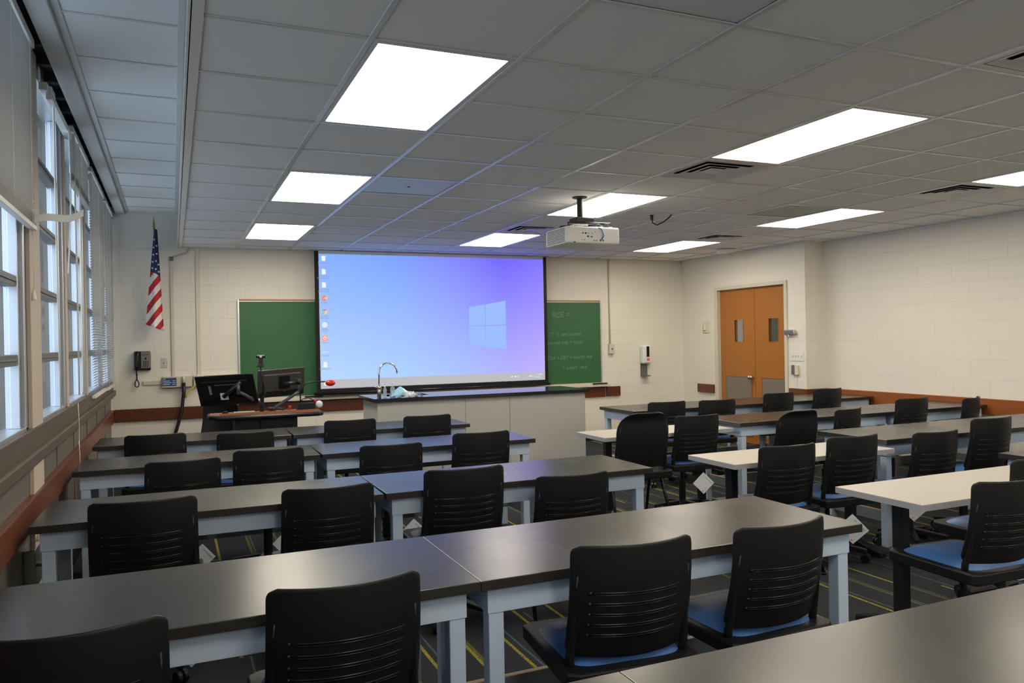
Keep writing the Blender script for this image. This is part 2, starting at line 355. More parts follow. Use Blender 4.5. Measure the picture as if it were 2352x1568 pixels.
# windows: sash, bars, glass
def window(n, a, b):
    f = MB(); xg = XL-.05; t = .05
    f.box(xg-.03, XL+.004, a, a+.035, WZ0, WZ1); f.box(xg-.03, XL+.004, b-.04, b, WZ0, WZ1); f.box(xg-.04, XL+.004, a, b, WZ0, WZ0+.05); f.box(xg-.04, XL+.004, a, b, WZ1-.06, WZ1)
    for k in (1, 2): f.box(xg+.0, xg+.02*k, b-t-.02-.018*k, b-t-.02-.018*k+.01, WZ0+.05, WZ1-.06)
    f.box(xg-.01, xg+.012, b-t-.055, b-t, WZ0+.05, WZ1-.06); f.box(xg-.01, xg+.012, a+t, a+t+.055, WZ0+.05, WZ1-.06)
    w = struct(f.obj('window_%d' % n, 'alu', bev=.003))
    br = MB()
    for z in (1.42, 1.79, 2.16, 2.52): br.box(xg-.02, xg+.03, a+t, b-t, z-.026, z+.026); br.box(xg+.03, xg+.036, a+t, b-t, z-.004, z+.004)
    for z in (1.42, 1.79, 2.16, 2.52):
        for dz in (-.06, -.1): br.cyl((xg, b-t-.03, z+dz), (xg+.02, b-t-.03, z+dz), .006, n=8)
    br.obj('window_bar', 'alud', w, bev=.002)
    MB().quad((xg, a+t, WZ0+.05), (xg, b-t, WZ0+.05), (xg, b-t, WZ1-.06), (xg, a+t, WZ1-.06)).obj('window_pane', 'glass', w)
    # daylight portal
    l = bpy.data.lights.new('daylight_portal', 'AREA'); l.shape = 'RECTANGLE'; l.size = WZ1-WZ0; l.size_y = b-a; l.cycles.is_portal = True
    lo = bpy.data.objects.new('daylight_portal', l); COL.objects.link(lo); lo.location = (XL-.13, (a+b)/2, (WZ0+WZ1)/2); lo.rotation_euler = (0, -PI/2, 0)
for n, (a, b) in enumerate(bays): window(n+1, a, b)
# wooden sill, ledge, rail, column and mullions of the window wall
struct(MB().box(XL, XL+.028, YB, YF, .985, 1.085).obj('trim_1', 'sillwood', bev=.003))
struct(MB().box(XL, XL+.055, YB, YF, .925, .985).obj('trim_2', 'sillwood', bev=.008))
struct(MB().box(XL, XL+.035, YB, YF-.03, .625, .765).obj('trim_3', 'rail', bev=.004))
struct(MB().box(XL, XL+.02, 4.40, 4.72, 0, .925).box(XL, XL+.02, 4.40, 4.72, .987, 3.0).obj('trim_4', 'column', bev=.002))
mu = MB()
for y in (5.83, 7.10, 8.55, 3.12, 1.45): mu.box(XL, XL+.012, y, y+.1, 1.085, 3.0)
struct(mu.obj('trim_5', 'column', bev=.002))
ms = MB()
for y in (-1.5, 0, 1.2, 2.4, 3.4, 5.35, 6.2, 7.1, 8.0, 8.9): ms.box(XL, XL+.006, y, y+.02, 0, .925)
struct(ms.obj('trim_6', 'panel'))
struct(MB().box(XL, XL+.012, YB, YF, 0, .1).obj('baseboard_left', 'black'))
struct(MB().box(XL, XD, YF-.012, YF, 0, .1).obj('baseboard_front', 'black'))
struct(MB().box(XR-.012, XR, YB, YS, 0, .1).obj('baseboard_right', 'black'))
# wall rails
struct(MB().box(XL+.036, 2.6, YF-.03, YF, .625, .765).obj('trim_7', 'railx', bev=.004))
struct(MB().box(4.2, 5.72, YF-.03, YF, .625, .765).obj('trim_8', 'railx', bev=.004))
struct(MB().box(5.74, 5.97, YF-.032, YF, .63, .765).cyl((5.86, YF-.034, .70), (5.86, YF-.03, .70), .006, n=10).obj('trim_9', 'railx', bev=.003))
struct(MB().box(XD-.03, XD, 9.05, 9.42, .655, .775).obj('trim_10', 'rail', bev=.003))
struct(MB().box(XR-.032, XR, YB, YS-.033, .64, .80).obj('trim_11', 'railor', bev=.004))
struct(MB().box(XD-.032, XR, YS-.032, YS, .64, .80).box(XD-.032, XD, YS, 7.56, .64, .80).obj('trim_12', 'rail', bev=.004))

# main ceiling: tiles by cell, skipping vents
LIGHTS = [(0, 0), (0, 4), (0, 8), (4, 0), (4, 4), (4, 8), (8, 0), (8, 4), (8, 8), (0, -4), (4, -4), (8, -4), (0, -8), (4, -8), (8, -8)]
LIGHTS.remove((4, 0))
VENTS = [(4, 2), (8, 2), (4, 7), (8, 7), (4, -2)]
PANELS = {(1, 4): 'blankp', (1, -2): 'blankp', (7, 4): 'gpanel'}
LIGHTS = [(0, 0), (0, 4), (0, 8), (4, 4), (4, 8), (4, 0), (8, 0), (8, 4), (8, 8), (0, -5), (4, -5), (8, -5), (0, -9), (4, -9), (8, -9)]
lit = set(); [lit.update({(i, j), (i, j+1)}) for i, j in LIGHTS]
ce = MB(); ii = range(-1, 11); jj = range(-10, 12)
for i in ii:
    for j in jj:
        if (i, j) in lit or (i, j) in VENTS or (i, j) in PANELS: continue
        x0, x1, y0, y1 = gx(i), min(gx(i+1), XR), max(gy(j), YB), min(gy(j+1), YF)
        if y1 <= y0: continue
        ce.box(x0, x1, y0, y1, ZC, ZC+.015)
struct(ce.obj('ceiling', 'tile'))
struct(MB().box(XB, XR+.1, YB, YF, ZC+.45, ZC+.5).obj('ceiling_slab', 'darkgap'))
gr = MB(); h = .012
for i in range(0, 12): gr.box(gx(i)-h, gx(i)+h, YB, YF-.02, ZC-.006, ZC-.0005)
for j in range(-9, 12):
    for i in ii:
        if any(i == a and j == b+1 for a, b in LIGHTS): continue
        gr.box(gx(i)+h, min(gx(i+1)-h, XR-.02), gy(j)-h*.8, gy(j)+h*.8, ZC-.005, ZC-.0005)
gr.box(XR-.025, XR, YB, YS, ZC-.008, ZC); gr.box(XB, XD, YF-.025, YF, ZC-.008, ZC); gr.box(XD-.025, XD, YS, YF, ZC-.008, ZC)
struct(gr.obj('trim_13', 'tbar', bev=.0015, seg=1))
# bulkhead and strip ceiling above the windows
struct(MB().box(XB-.012, XB+.0, YB, YF, ZC-.0, ZS+.1).obj('wall_bulkhead', 'paintgrey'))
struct(MB().box(XB-.02, XB+.025, YB, YF, ZC-.012, ZC+.004).box(XB-.028, XB-.012, YB, YF, ZC-.012, ZC+.035).obj('trim_14', 'white', bev=.002))
se = MB()
for j in range(-10, 12):
    y0, y1 = max(gy(j)-.04, YB), min(gy(j+1)-.04, YF)
    if y1 > y0: se.box(-.45, XB-.012, y0, y1, ZS, ZS+.015)
struct(se.obj('ceiling_strip', 'tile'))
sg = MB()
for j in range(-9, 12): sg.box(-.45, XB-.012, gy(j)-.05, gy(j)-.03, ZS-.005, ZS-.0005)
sg.box(-.47, -.435, YB, YF, ZS-.008, ZS+.012); sg.box(XB-.045, XB-.012, YB, YF, ZS-.006, ZS)
struct(sg.obj('trim_15', 'tbar', bev=.0015, seg=1))
struct(MB().box(-.565, -.47, YB, YF, ZS-.035, ZS+.1).obj('trim_16', 'beam', bev=.004))
gp = MB().box(-.65, -.565, YB, YF, ZS+.05, ZS+.1)
for k in range(40):
    y = -2.3+k*.31
    if y < YF-.2: gp.box(-.65, -.565, y, y+.05, ZS-.0, ZS+.05)
struct(gp.obj('trim_17', 'darkgap'))
struct(MB().box(-.8, XB, YB, YF, ZS+.1, ZS+.15).obj('ceiling_slab_left', 'darkgap'))

# ------------------------------------------------------------------ ceiling lights, vents, panels
def make_light(label):
    t = thing('ceiling_light', label, 'ceiling light', group='recessed fluorescent panels')
    W, D = GW-.028, GD*2-.028
    f = MB(); b = .022
    for x0, x1, y0, y1 in ((-W/2, W/2, -D/2, -D/2+b), (-W/2, W/2, D/2-b, D/2), (-W/2, -W/2+b, -D/2+b, D/2-b), (W/2-b, W/2, -D/2+b, D/2-b)): f.box(x0, x1, y0, y1, -.004, .03)
    f.box(-W/2, W/2, -D/2, D/2, .03, .08)
    f.obj('frame', 'ventm', t)
    MB().box(-W/2+b, W/2-b, -D/2+b, D/2-b, .001, .006).obj('diffuser', 'panel_light', t)
    return t
LN = {(0, 0): 'large lit ceiling panel nearest the window side, the biggest and brightest in the photo',
      (0, 4): 'second lit ceiling panel back in the left column, above the flag side',
      (0, 8): 'farthest lit ceiling panel in the left column, near the front wall left of the screen',
      (4, 4): 'lit ceiling panel directly behind the projector pole',
      (4, 8): 'far lit ceiling panel above the right part of the projection screen',
      (4, 0): 'long lit ceiling panel at upper right with a square vent at its far end',
      (8, 0): 'lit ceiling panel cut off by the right edge of the photo',
      (8, 4): 'lit ceiling panel near the right wall, beside the greenish ceiling panel',
      (8, 8): 'farthest lit ceiling panel on the right, in front of the smoke detector'}
L0 = None
for (i, j) in LIGHTS:
    lb = LN.get((i, j), 'lit ceiling panel behind the photographer')
    if L0 is None: L0 = make_light(lb); o = L0
    else: o = dup(L0, lb, (0, 0, 0))
    o.location = (gx(i)+GW/2, gy(j)+GD, ZC)
def make_vent(label):
    t = thing('ceiling_vent', label, 'vent', group='square louvred ceiling vents')
    W = GW-.026; D = GD-.026
    MB().box(-W/2, W/2, -D/2, D/2, .12, .13).box(-W/2, -W/2+.005, -D/2, D/2, 0, .12).box(W/2-.005, W/2, -D/2, D/2, 0, .12).box(-W/2, W/2, -D/2, -D/2+.005, 0, .12).box(-W/2, W/2, D/2-.005, D/2, 0, .12).obj('backing', 'darkvent', t)
    for k, (o_, i_) in enumerate(((1, .885), (.86, .68), (.64, .46), (.42, .24), (.22, .0))):
        m = MB(); z0, z1 = 0, (.001 if k == 0 else .012)
        if i_ == 0: m.box(-W/2*o_, W/2*o_, -D/2*o_, D/2*o_, z0, z0+.004)
        else:
            q = [(-1, -1), (1, -1), (1, 1), (-1, 1)]
            for a in range(4):
                p, r = q[a], q[(a+1) % 4]
                m.quad((p[0]*W/2*o_, p[1]*D/2*o_, z0), (r[0]*W/2*o_, r[1]*D/2*o_, z0), (r[0]*W/2*i_, r[1]*D/2*i_, z1), (p[0]*W/2*i_, p[1]*D/2*i_, z1))
        m.obj('louvre_ring', 'ventm', t, solid=.002)
    return t
VN = {(4, 2): 'square louvred ceiling vent at the far end of the long upper right light panel', (8, 2): 'square louvred ceiling vent beside the light panel cut by the right edge',
      (4, 7): 'square louvred ceiling vent tinged blue just left of the projector', (8, 7): 'square louvred ceiling vent nearest the door, above the farthest right light', (4, -2): 'square louvred ceiling vent cut off at the top right corner of the photo'}
V0 = None
for (i, j) in VENTS:
    if V0 is None: V0 = make_vent(VN[(i, j)]); o = V0
    else: o = dup(V0, VN[(i, j)], (0, 0, 0))
    o.location = (gx(i)+GW/2, gy(j)+GD/2, ZC-.004)
for (i, j), m in PANELS.items():
    lb = {(1, 4): 'smooth pale ceiling panel lit blue by the screen, with a small dark hole', (1, -2): 'smooth grey-blue ceiling panel at the top edge of the photo', (7, 4): 'smooth greenish grey ceiling panel beside a lit panel near the right wall'}[(i, j)]
    t = thing('ceiling_panel', lb, 'ceiling panel', (gx(i)+GW/2, gy(j)+GD/2, ZC), group='smooth replacement ceiling panels')
    MB().box(-GW/2+.014, GW/2-.014, -GD/2+.013, GD/2-.013, 0, .01).obj('sheet', m, t)
    if (i, j) == (1, 4): MB().cyl((0, 0, -.002), (0, 0, .002), .012, n=12).obj('hole', 'darkvent', t)

# ------------------------------------------------------------------ blinds
def blind(a, b, zb, label, tilt=-.80, name='window_blind'):
    t = thing(name, label, 'blind', (XL+.045, (a+b)/2, 2.94)); L = b-a
    MB().box(-.018, .018, -L/2, L/2, -.02, .02).obj('headrail', 'white', t, bev=.002)
    m = MB(); z = -.035; n = 0
    while z > zb-2.94+.02:
        dx = .0125*math.cos(tilt); dz = .0125*math.sin(tilt)
        m.quad((-dx, -L/2+.01, z+dz), (-dx, L/2-.01, z+dz), (dx, L/2-.01, z-dz), (dx, -L/2+.01, z-dz)); z -= .0225; n += 1
    if zb > 1.2:                                  # gathered stack on a raised blind
        for k in range(24): m.box(-.0125, .0125, -L/2+.01, L/2-.01, zb-2.94+.012+k*.0022, zb-2.94+.0128+k*.0022)
    m.obj('slats', 'blind', t)
    MB().box(-.014, .014, -L/2+.005, L/2-.005, zb-2.94-.01, zb-2.94+.012).obj('bottom_rail', 'white', t, bev=.002)
    for y in (-L/2+.12, 0, L/2-.12): MB().tube([(.014, y, 0), (.014, y, zb-2.94)], .0012, 5).obj('ladder_cord', 'cord', t)
    return t
b1 = blind(3.2, 4.36, 2.05, 'raised venetian blind on the nearest window at the left edge')
blind(5.95, 7.08, 2.58, 'half raised venetian blind on the third window back')
blind(7.24, 8.58, 1.06, 'fully lowered venetian blind second from the front wall')
blind(8.68, 9.72, 1.05, 'fully lowered venetian blind in the corner by the front wall')
blind(1.95, 3.12, 1.06, 'lowered venetian blind beside the photographer, outside the photo')
# bare headrail of window 2 with wands and a loose strip
t = thing('blind_headrail', 'bare blind headrail without slats over the second window', 'blind', (XL+.045, 5.28, 2.86))
MB().box(-.02, .02, -.53, .56, -.02, .02).obj('rail', 'white', t, bev=.002)
MB().box(-.022, -.018, -.53, -.47, .03, .10).obj('bracket', 'white', t)
tag(MB().tube([(XL+.06, 5.02, 2.85), (XL+.06, 5.04, 1.9), (XL+.055, 5.12, 1.13)], .005, 8).obj('blind_wand', 'cord', smooth=True), 'long clear white blind wand hanging over the second window', 'blind wand')
tag(MB().tube([(XL+.058, 6.02, 2.93), (XL+.06, 6.05, 1.9), (XL+.055, 6.08, 1.15)], .005, 8).obj('blind_wand', 'cord', smooth=True), 'thin white blind wand hanging over the third window', 'blind wand')
tag(MB().tube([(XL+.058, 6.30, 2.93), (XL+.06, 6.33, 1.9), (XL+.055, 6.36, 1.15)], .007, 8).obj('blind_wand', 'cord', smooth=True), 'thicker white blind wand hanging over the middle of the third window', 'blind wand')
tag(MB().grid(lambda u, v: (XL+.07+.012*math.sin(v*PI)+.0*u, 5.62+.02*u-.18*v+.03*(u-.5), 2.85-.92*v), 2, 14).obj('loose_blind_slat', 'white', solid=.003), 'long white loose blind slat hanging from the headrail over the second window', 'blind slat')
tag(MB().grid(lambda u, v: (XL+.04+.22*v+.01*math.sin(v*PI), 4.28+.05*v+.012*u, 2.06+.05*v+.035*u+.01*math.sin(v*7)), 2, 14).obj('broken_blind_slat', 'white', solid=.003), 'broken white blind slat sticking out past the beige column', 'blind slat')
t = thing('blind_pull_cord', 'knotted white pull cord hanging from the nearest blind with a plastic tassel', 'cord', (XL+.03, 4.42, 2.05))
MB().tube([(0, 0, 0), (.005, .02, -.15), (0, .01, -.30)], .0022, 6).obj('cord', 'cord', t, smooth=True)
MB().lathe([(.004, .02), (.012, -.02), (.013, -.03)], (0, .01, -.31), 10).obj('tassel', 'cord', t, smooth=True)
t = thing('blind_pull_cord', 'long tied white cord looping down past the wooden rail near the third window', 'cord', (XL+.06, 5.95, 1.05))
MB().tube([(0, 0, .05), (.003, .01, -.1), (.002, .0, -.22), (0, .02, -.3), (0, .0, -.42), (.006, -.02, -.3), (.0, .0, -.2)], .0025, 6).obj('cord', 'cord', t, smooth=True)
MB().tube([(0, 0, -.22), (0, .05, -.25)], .002, 6).obj('knot', 'cord', t)
t = thing('wall_receptacle', 'small white six-hole socket high above the second window', 'socket', (XL+.05, 4.80, 2.84))
MB().box(0, .03, 0, .14, -.035, .035).obj('plate', 'white', t, bev=.003)
q = MB()
for k in range(3):
    for z in (-.02, .012): q.box(.03, .0315, .02+k*.045, .028+k*.045, z, z+.014)
q.obj('slots', 'darkvent', t)
# low wall outlet box with conduit by the second table
t = thing('wall_outlet_box', 'metal outlet box with a conduit elbow low on the left wall behind the second row', 'outlet box', (XL+.0, 4.28, .46))
MB().box(.0, .05, -.10, .10, -.10, .08).obj('box', 'steel', t, bev=.004)
MB().tube([(.03, .08, .05), (.035, .2, .10), (.03, .42, .145), (.03, .6, .15)], .014, 10).obj('conduit', 'beigep', t, smooth=True)
MB().tube([(.05, -.02, 0), (.09, -.05, -.01), (.09, -.12, -.06), (.07, -.2, -.16)], .011, 10).obj('cable', 'dgrey', t, smooth=True)

# outside
tag(MB().box(-3.05, -2.62, 20, 21, -1, 4.6).obj('brick_building', 'outbrick'), 'pale brick building corner outside, seen through the second window', 'building')
struct(MB().box(-40, -.9, -20, 60, -1.2, -1).obj('ground_outside', mat('outdoor_ground', (.62, .64, .62), .9)))

# ------------------------------------------------------------------ door
t = struct(MB().box(XD-.02, XD+.1, DY0-.05, DY0, 0, DZ+.05).box(XD-.02, XD+.1, DY1, DY1+.07, 0, DZ+.05).box(XD-.02, XD+.1, DY0, DY1, DZ, DZ+.05).obj('door_frame', 'doorframe', bev=.004))
mid = 8.24
for n, (a, b, wy, kn) in enumerate(((mid+.003, DY1-.004, (8.47, 8.64), 8.31), (DY0+.004, mid-.003, (7.80, 7.97), None))):
    x0, x1 = XD+.035, XD+.08; wz0, wz1 = 1.385, 1.685; ky0, ky1, kz0, kz1 = a+.075, b-.11, .12, .905
    if n: ky0, ky1 = a+.05, b-.13
    m = MB(); ys = [a, min(wy[0], ky0), ]
    # leaf built around the light opening
    m.box(x0, x1, a, wy[0], .01, DZ-.004).box(x0, x1, wy[1], b, .01, DZ-.004).box(x0, x1, wy[0], wy[1], .01, wz0).box(x0, x1, wy[0], wy[1], wz1, DZ-.004)
    d = struct(m.obj('door_%d' % (n+1), 'door'))
    MB().box(x0+.012, x0+.018, wy[0], wy[1], wz0, wz1).obj('door_pane', 'glass', d)
    st = MB(); e = .008
    st.box(x0-.004, x0+.01, wy[0]-e, wy[0], wz0-e, wz1+e).box(x0-.004, x0+.01, wy[1], wy[1]+e, wz0-e, wz1+e).box(x0-.004, x0+.01, wy[0], wy[1], wz0-e, wz0).box(x0-.004, x0+.01, wy[0], wy[1], wz1, wz1+e)
    st.obj('pane_bead', 'door', d)
    g = MB().box(x0-.004, x0+.001, ky0, ky1, kz0, kz1).obj('kick_panel', 'kick', d)
    st = MB(); e = .014
    st.box(x0-.01, x0, ky0-e, ky0, kz0-e, kz1+e).box(x0-.01, x0, ky1, ky1+e, kz0-e, kz1+e).box(x0-.01, x0, ky0, ky1, kz1, kz1+e).box(x0-.01, x0, ky0, ky1, kz0-e, kz0)
    st.obj('panel_moulding', 'door', d)
    if kn:
        k = MB()
        for y in (8.315, 8.275): k.cyl((x0-.045, y, .905), (x0, y, .905), .01, n=12); k.ball((x0-.05, y, .905), .027, .75)
        k.obj('door_knob', 'brass', d, smooth=True)
struct(MB().box(XD+1.2, XD+1.25, 6.8, 10, 0, 3).obj('wall_hallway', 'hall'))
struct(MB().box(XD+.2, XD+1.25, 6.8, 10, -.12, 0).obj('floor_hallway', 'dgrey'))
# things beside the door
t = thing('thermostat', 'cream wall sensor with a yellow bar left of the wooden door', 'thermostat', (XD, 9.22, 1.60))
MB().box(-.012, 0, -.07, .07, -.085, .085).obj('plate', 'cream', t, bev=.003)
MB().box(-.045, -.012, .0, .055, -.045, .045).obj('cover', 'white', t, bev=.004)
MB().box(-.047, -.045, .012, .03, -.03, .035).obj('yellow_bar', 'yellow', t)
t = thing('door_holder', 'bronze wall-mounted door holder just right of the double door', 'door holder', (XD, 7.54, 1.50))
MB().box(-.05, 0, -.10, .08, -.03, .03).obj('body', 'brass', t, bev=.012, seg=3)
MB().cyl((-.04, 0, -.03), (-.04, 0, -.06), .012, n=10).obj('pin', 'brass', t)
t = thing('light_switch', 'white four-gang light switch plate right of the door', 'switch', (XD, 7.43, 1.20))
MB().box(-.008, 0, -.105, .105, -.058, .058).obj('plate', 'white', t, bev=.002)
for k in range(4): MB().box(-.02, -.008, -.077+k*.048, -.067+k*.048, -.012, .012).obj('toggle', 'cream', t)
t = thing('wall_control', 'small cream and grey wall control below the light switches', 'control', (XD, 7.46, 1.03))
MB().box(-.03, 0, -.055, .0, -.06, .06).obj('cream_case', 'cream', t, bev=.003)
MB().box(-.035, 0, .0, .05, -.06, .06).obj('grey_case', 'dgrey', t, bev=.003)
MB().cyl((-.008, -.01, -.06), (-.008, -.01, -.22), .006, n=8).obj('conduit', 'white', t)

# ------------------------------------------------------------------ front wall things
# chalkboard
CX0, CX1, CZ0, CZ1 = .73, 5.65, .83, 1.98
t = thing('chalkboard', 'long green chalkboard with chalk writing behind the projection screen', 'chalkboard', (0, YF, 0))
MB().box(CX0, CX1, -.02, 0, CZ0, CZ1).obj('board', 'green', t)
MB().box(CX0-.02, CX0, -.03, 0, CZ0, CZ1+.03).box(CX1, CX1+.02, -.03, 0, CZ0, CZ1+.03).box(CX0, CX1, -.03, 0, CZ1, CZ1+.012).obj('frame', 'alu', t, bev=.002)
MB().box(CX0, CX1, -.036, 0, CZ1+.012, CZ1+.032).obj('map_rail', 'woodtrim', t)
MB().box(CX0-.02, CX1+.12, -.085, 0, .775, .79).box(CX0-.02, CX1+.12, -.03, 0, .79, CZ0).box(CX0-.02, CX1+.12, -.09, -.08, .775, .80).obj('chalk_tray', 'beigep', t, bev=.002)
m = MB()
for txt, x, z, s in (('ROE =', 4.88, 1.765, .12), ('E I T  =  net income', 4.77, 1.50, .085), ('interest exp + taxes', 4.79, 1.385, .085), ('ITDA = EBIT + deprec exp', 4.77, 1.17, .082), ('+ amort   exp', 5.03, 1.03, .085)):
    text_mb(txt, s, (x, -.0212, z), (.82, 0, .02), (.08, 0, 1), mb=m)
m.obj('chalk_writing', 'chalk', t)
for lb, x in (('black chalkboard eraser on the tray left of the lab island', 1.58), ('black chalkboard eraser on the tray at the right end of the chalkboard', 5.62)):
    e = thing('chalkboard_eraser', lb, 'eraser', (x, YF-.045, .79))
    MB().box(-.11, .11, -.028, .028, 0, .022).obj('felt', 'dgrey', e, bev=.003); MB().box(-.11, .11, -.028, .028, .022, .036).obj('back', 'blackg', e, bev=.004)
# projection screen
SX0, SX1, SZ0, SZ1 = 1.60, 4.75, .86, 2.60
SY = YF-.13
t = thing('projection_screen', 'large pull-down projection screen showing a blue and purple computer desktop', 'projection screen', (0, SY, 0))
bw = .055
MB().box(SX0, SX1, -.004, .004, SZ0, SZ1).obj('screen_border', 'black', t)
MB().cyl((SX0-.03, 0, SZ0-.01), (SX1+.03, 0, SZ0-.01), .018, n=14).obj('weight_bar', 'blackg', t, smooth=True)
IX0, IX1, IZ0, IZ1 = SX0+bw, SX1-bw, SZ0+.055, SZ1-.035
MB().box(IX0-.006, IX1+.006, -.0055, -.004, IZ0-.006, ZC-.01).obj('screen_fabric', 'white', t)
y1 = -.007
pic = MB().box(IX0, IX1, y1, -.0055, IZ0, IZ1).obj('projected_picture', screen_mat(IX0, IX1, IZ0, IZ1), t)
E = lambda n, c, s=.84: emis('lit_'+n, c, s)
TH = .105
bar = MB().box(IX0, IX1, y1-.001, y1, IZ0, IZ0+TH).obj('taskbar', E('taskbar', (.50, .50, .53)), t)
U = lambda u: IX0+(IX1-IX0)*u
V = lambda v: IZ0+(IZ1-IZ0)*v
# glowing four-pane emblem
ex0, ex1 = U(.639), U(.813)
def emb(u, v):  # u,v in 0..1 inside the emblem, perspective-skewed
    top = V(.602)+(V(.656)-V(.602))*u; botm = V(.300)+(V(.258)-V(.300))*u
    return (ex0+(ex1-ex0)*u, y1-.0012, botm+(top-botm)*v)
for (a, b) in ((0, .43), (.445, 1)):
    for (c, d) in ((0, .49), (.51, 1)):
        MB().quad(emb(a, c), emb(b, c), emb(b, d), emb(a, d)).obj('emblem_pane', E('emblem', (.34, .52, 1.0), .82), t)
# start emblem on the taskbar
sm = MB()
for a in (0, 1):
    for c in (0, 1): x = IX0+.035+a*.022; z = IZ0+.038+c*.022; sm.quad((x, y1-.002, z), (x+.019, y1-.002, z), (x+.019, y1-.002, z+.019), (x, y1-.002, z+.019))
sm.obj('start_emblem', E('start', (1, 1, 1)), t)
# desktop icons
ys = y1-.0015
def disc(mb, x, z, r, y=ys, n=20, a0=0, a1=2*PI, ri=0):
    k = [a0+(a1-a0)*q/n for q in range(n+1)]
    for p, q in zip(k, k[1:]):
        if ri: mb.quad((x+ri*math.cos(p), y, z+ri*math.sin(p)), (x+r*math.cos(p), y, z+r*math.sin(p)), (x+r*math.cos(q), y, z+r*math.sin(q)), (x+ri*math.cos(q), y, z+ri*math.sin(q)))
        else: mb.b.faces.new([mb.b.verts.new(c) for c in ((x, y, z), (x+r*math.cos(p), y, z+r*math.sin(p)), (x+r*math.cos(q), y, z+r*math.sin(q)))])
icx = IX0+.055; names = ['Recycle Bin', 'Classroom\nSupport Do..', 'Zooming\nGuest Login', 'Firefox', 'Google\nChrome', 'Videos\nCloud', 'Logout', 'This PC', 'UI Network']
icz = [V(.965-.0985*k) for k in range(9)]
wh = MB(); CAP = E('caption', (.27, .27, .52))
for k, z in enumerate(icz):
    lb = MB()
    for q, line in enumerate(names[k].split('\n')): text_mb(line, .030, (icx, ys, z-.062-.026*q), (1, 0, 0), (0, 0, 1), mb=lb, align='CENTER')
    lb.obj('icon_caption', CAP, t)
    if k in (1, 2, 8): wh.b.faces.new([wh.b.verts.new((icx+a, ys, z+b)) for a, b in ((-.024, -.032), (.024, -.032), (.024, .018), (.010, .034), (-.024, .034))])
    if k == 0: wh.b.faces.new([wh.b.verts.new((icx+a, ys, z+b)) for a, b in ((-.02, -.03), (.02, -.03), (.027, .032), (-.027, .032))])
    if k == 5: disc(wh, icx, z, .032)
    if k == 7: wh.quad((icx-.03, ys, z-.012), (icx+.03, ys, z-.012), (icx+.03, ys, z-.006), (icx-.03, ys, z-.006))
wh.obj('desktop_icon', E('icon_white', (.86, .90, 1)), t)
m = MB(); disc(m, icx, icz[3], .033, a0=.6, a1=2*PI-.4, ri=.013); m.obj('desktop_icon', E('fox', (1, .25, .12)), t)
m = MB(); disc(m, icx, icz[3], .033, a0=-.4, a1=.6, ri=.013); m.obj('desktop_icon', E('fox2', (1, .72, .2)), t)
for n, (a0, a1, c) in enumerate(((.5, 2.6, (.95, .20, .15)), (2.6, 4.7, (.25, .70, .30)), (4.7, 6.8, (1, .75, .15)))):
    m = MB(); disc(m, icx, icz[4], .031, a0=a0, a1=a1, ri=.014, n=10); m.obj('desktop_icon', E('wheel', c), t)
m = MB(); disc(m, icx, icz[4], .012); m.obj('desktop_icon', E('hub', (.35, .5, 1)), t)
MB().quad((icx-.032, ys, icz[6]-.032), (icx+.032, ys, icz[6]-.032), (icx+.032, ys, icz[6]+.032), (icx-.032, ys, icz[6]+.032)).obj('desktop_icon', E('logout', (1, .35, .25)), t)
m = MB(); disc(m, icx, icz[6], .022, y=ys-.0005, ri=.015); m.quad((icx-.003, ys-.0005, icz[6]-.004), (icx+.003, ys-.0005, icz[6]-.004), (icx+.003, ys-.0005, icz[6]+.014), (icx-.003, ys-.0005, icz[6]+.014)); m.obj('desktop_icon', E('pwr', (1, .85, .8)), t)
m = MB(); disc(m, icx, icz[5], .018, y=ys-.0005, ri=.013); m.obj('desktop_icon', E('ring', (.5, .62, .95)), t)
zt = IZ0+.055
m = MB()
for u, r in ((.838, .013), (.869, .011), (.925, .012)): disc(m, U(u), zt, r, y=ys-.001)
m.obj('tray_icon', E('tray', (.65, .75, 1)), t)
m = MB(); disc(m, U(.855), zt, .011, y=ys-.001); m.obj('tray_icon', E('tray2', (1, 1, 1)), t)
m = MB(); text_mb('ENG', .030, (U(.925), ys-.001, zt-.01), (1, 0, 0), (0, 0, 1), mb=m); text_mb('9:15 AM', .030, (U(.953), ys-.001, zt+.008), (1, 0, 0), (0, 0, 1), mb=m); text_mb('9/14/2021', .026, (U(.948), ys-.001, zt-.026), (1, 0, 0), (0, 0, 1), mb=m)
m.obj('tray_text', E('traytext', (.9, .9, 1)), t)
MB().box(SX0-.05, SX1+.05, -.05, .08, ZC-.006, ZC-.0005).obj('case', 'tbar', t)

# flag on an angled pole
t = thing('american_flag', 'united states flag hanging folded from a short pole left of the chalkboard', 'flag', (-.16, YF-.22, 1.64))
def flag(u, v):
    z = 1.14*v; wl_ = -.115+.105*v**1.0 if v > .0 else -.115; wr = .07-.05*v
    if v < .06: pass
    x = wl_+(wr-wl_)*u; zz = z+(1-v)*(.075*(1-u)) if v < .999 else z
    y = .045*(1-.7*v)*math.sin(u*7.5+1.0)
    return (x, y, zz)
MB().grid(flag, 28, 40).obj('cloth', 'flag', t, smooth=True, solid=.003)
MB().tube([(0.0, .0, .9), (-.005, .03, 1.05), (-.01, .0, 1.16)], .010, 10).obj('pole', 'dgrey', t, smooth=True)
MB().lathe([(.009, 0), (.014, .02), (.011, .05), (.001, .13)], (-.012, 0, 1.15), 12).obj('finial', 'gold', t, smooth=True)
MB().tube([(-.005, .03, 1.03), (0, .215, .90)], .010, 8).obj('wall_arm', 'dgrey', t, smooth=True)
m = MB()
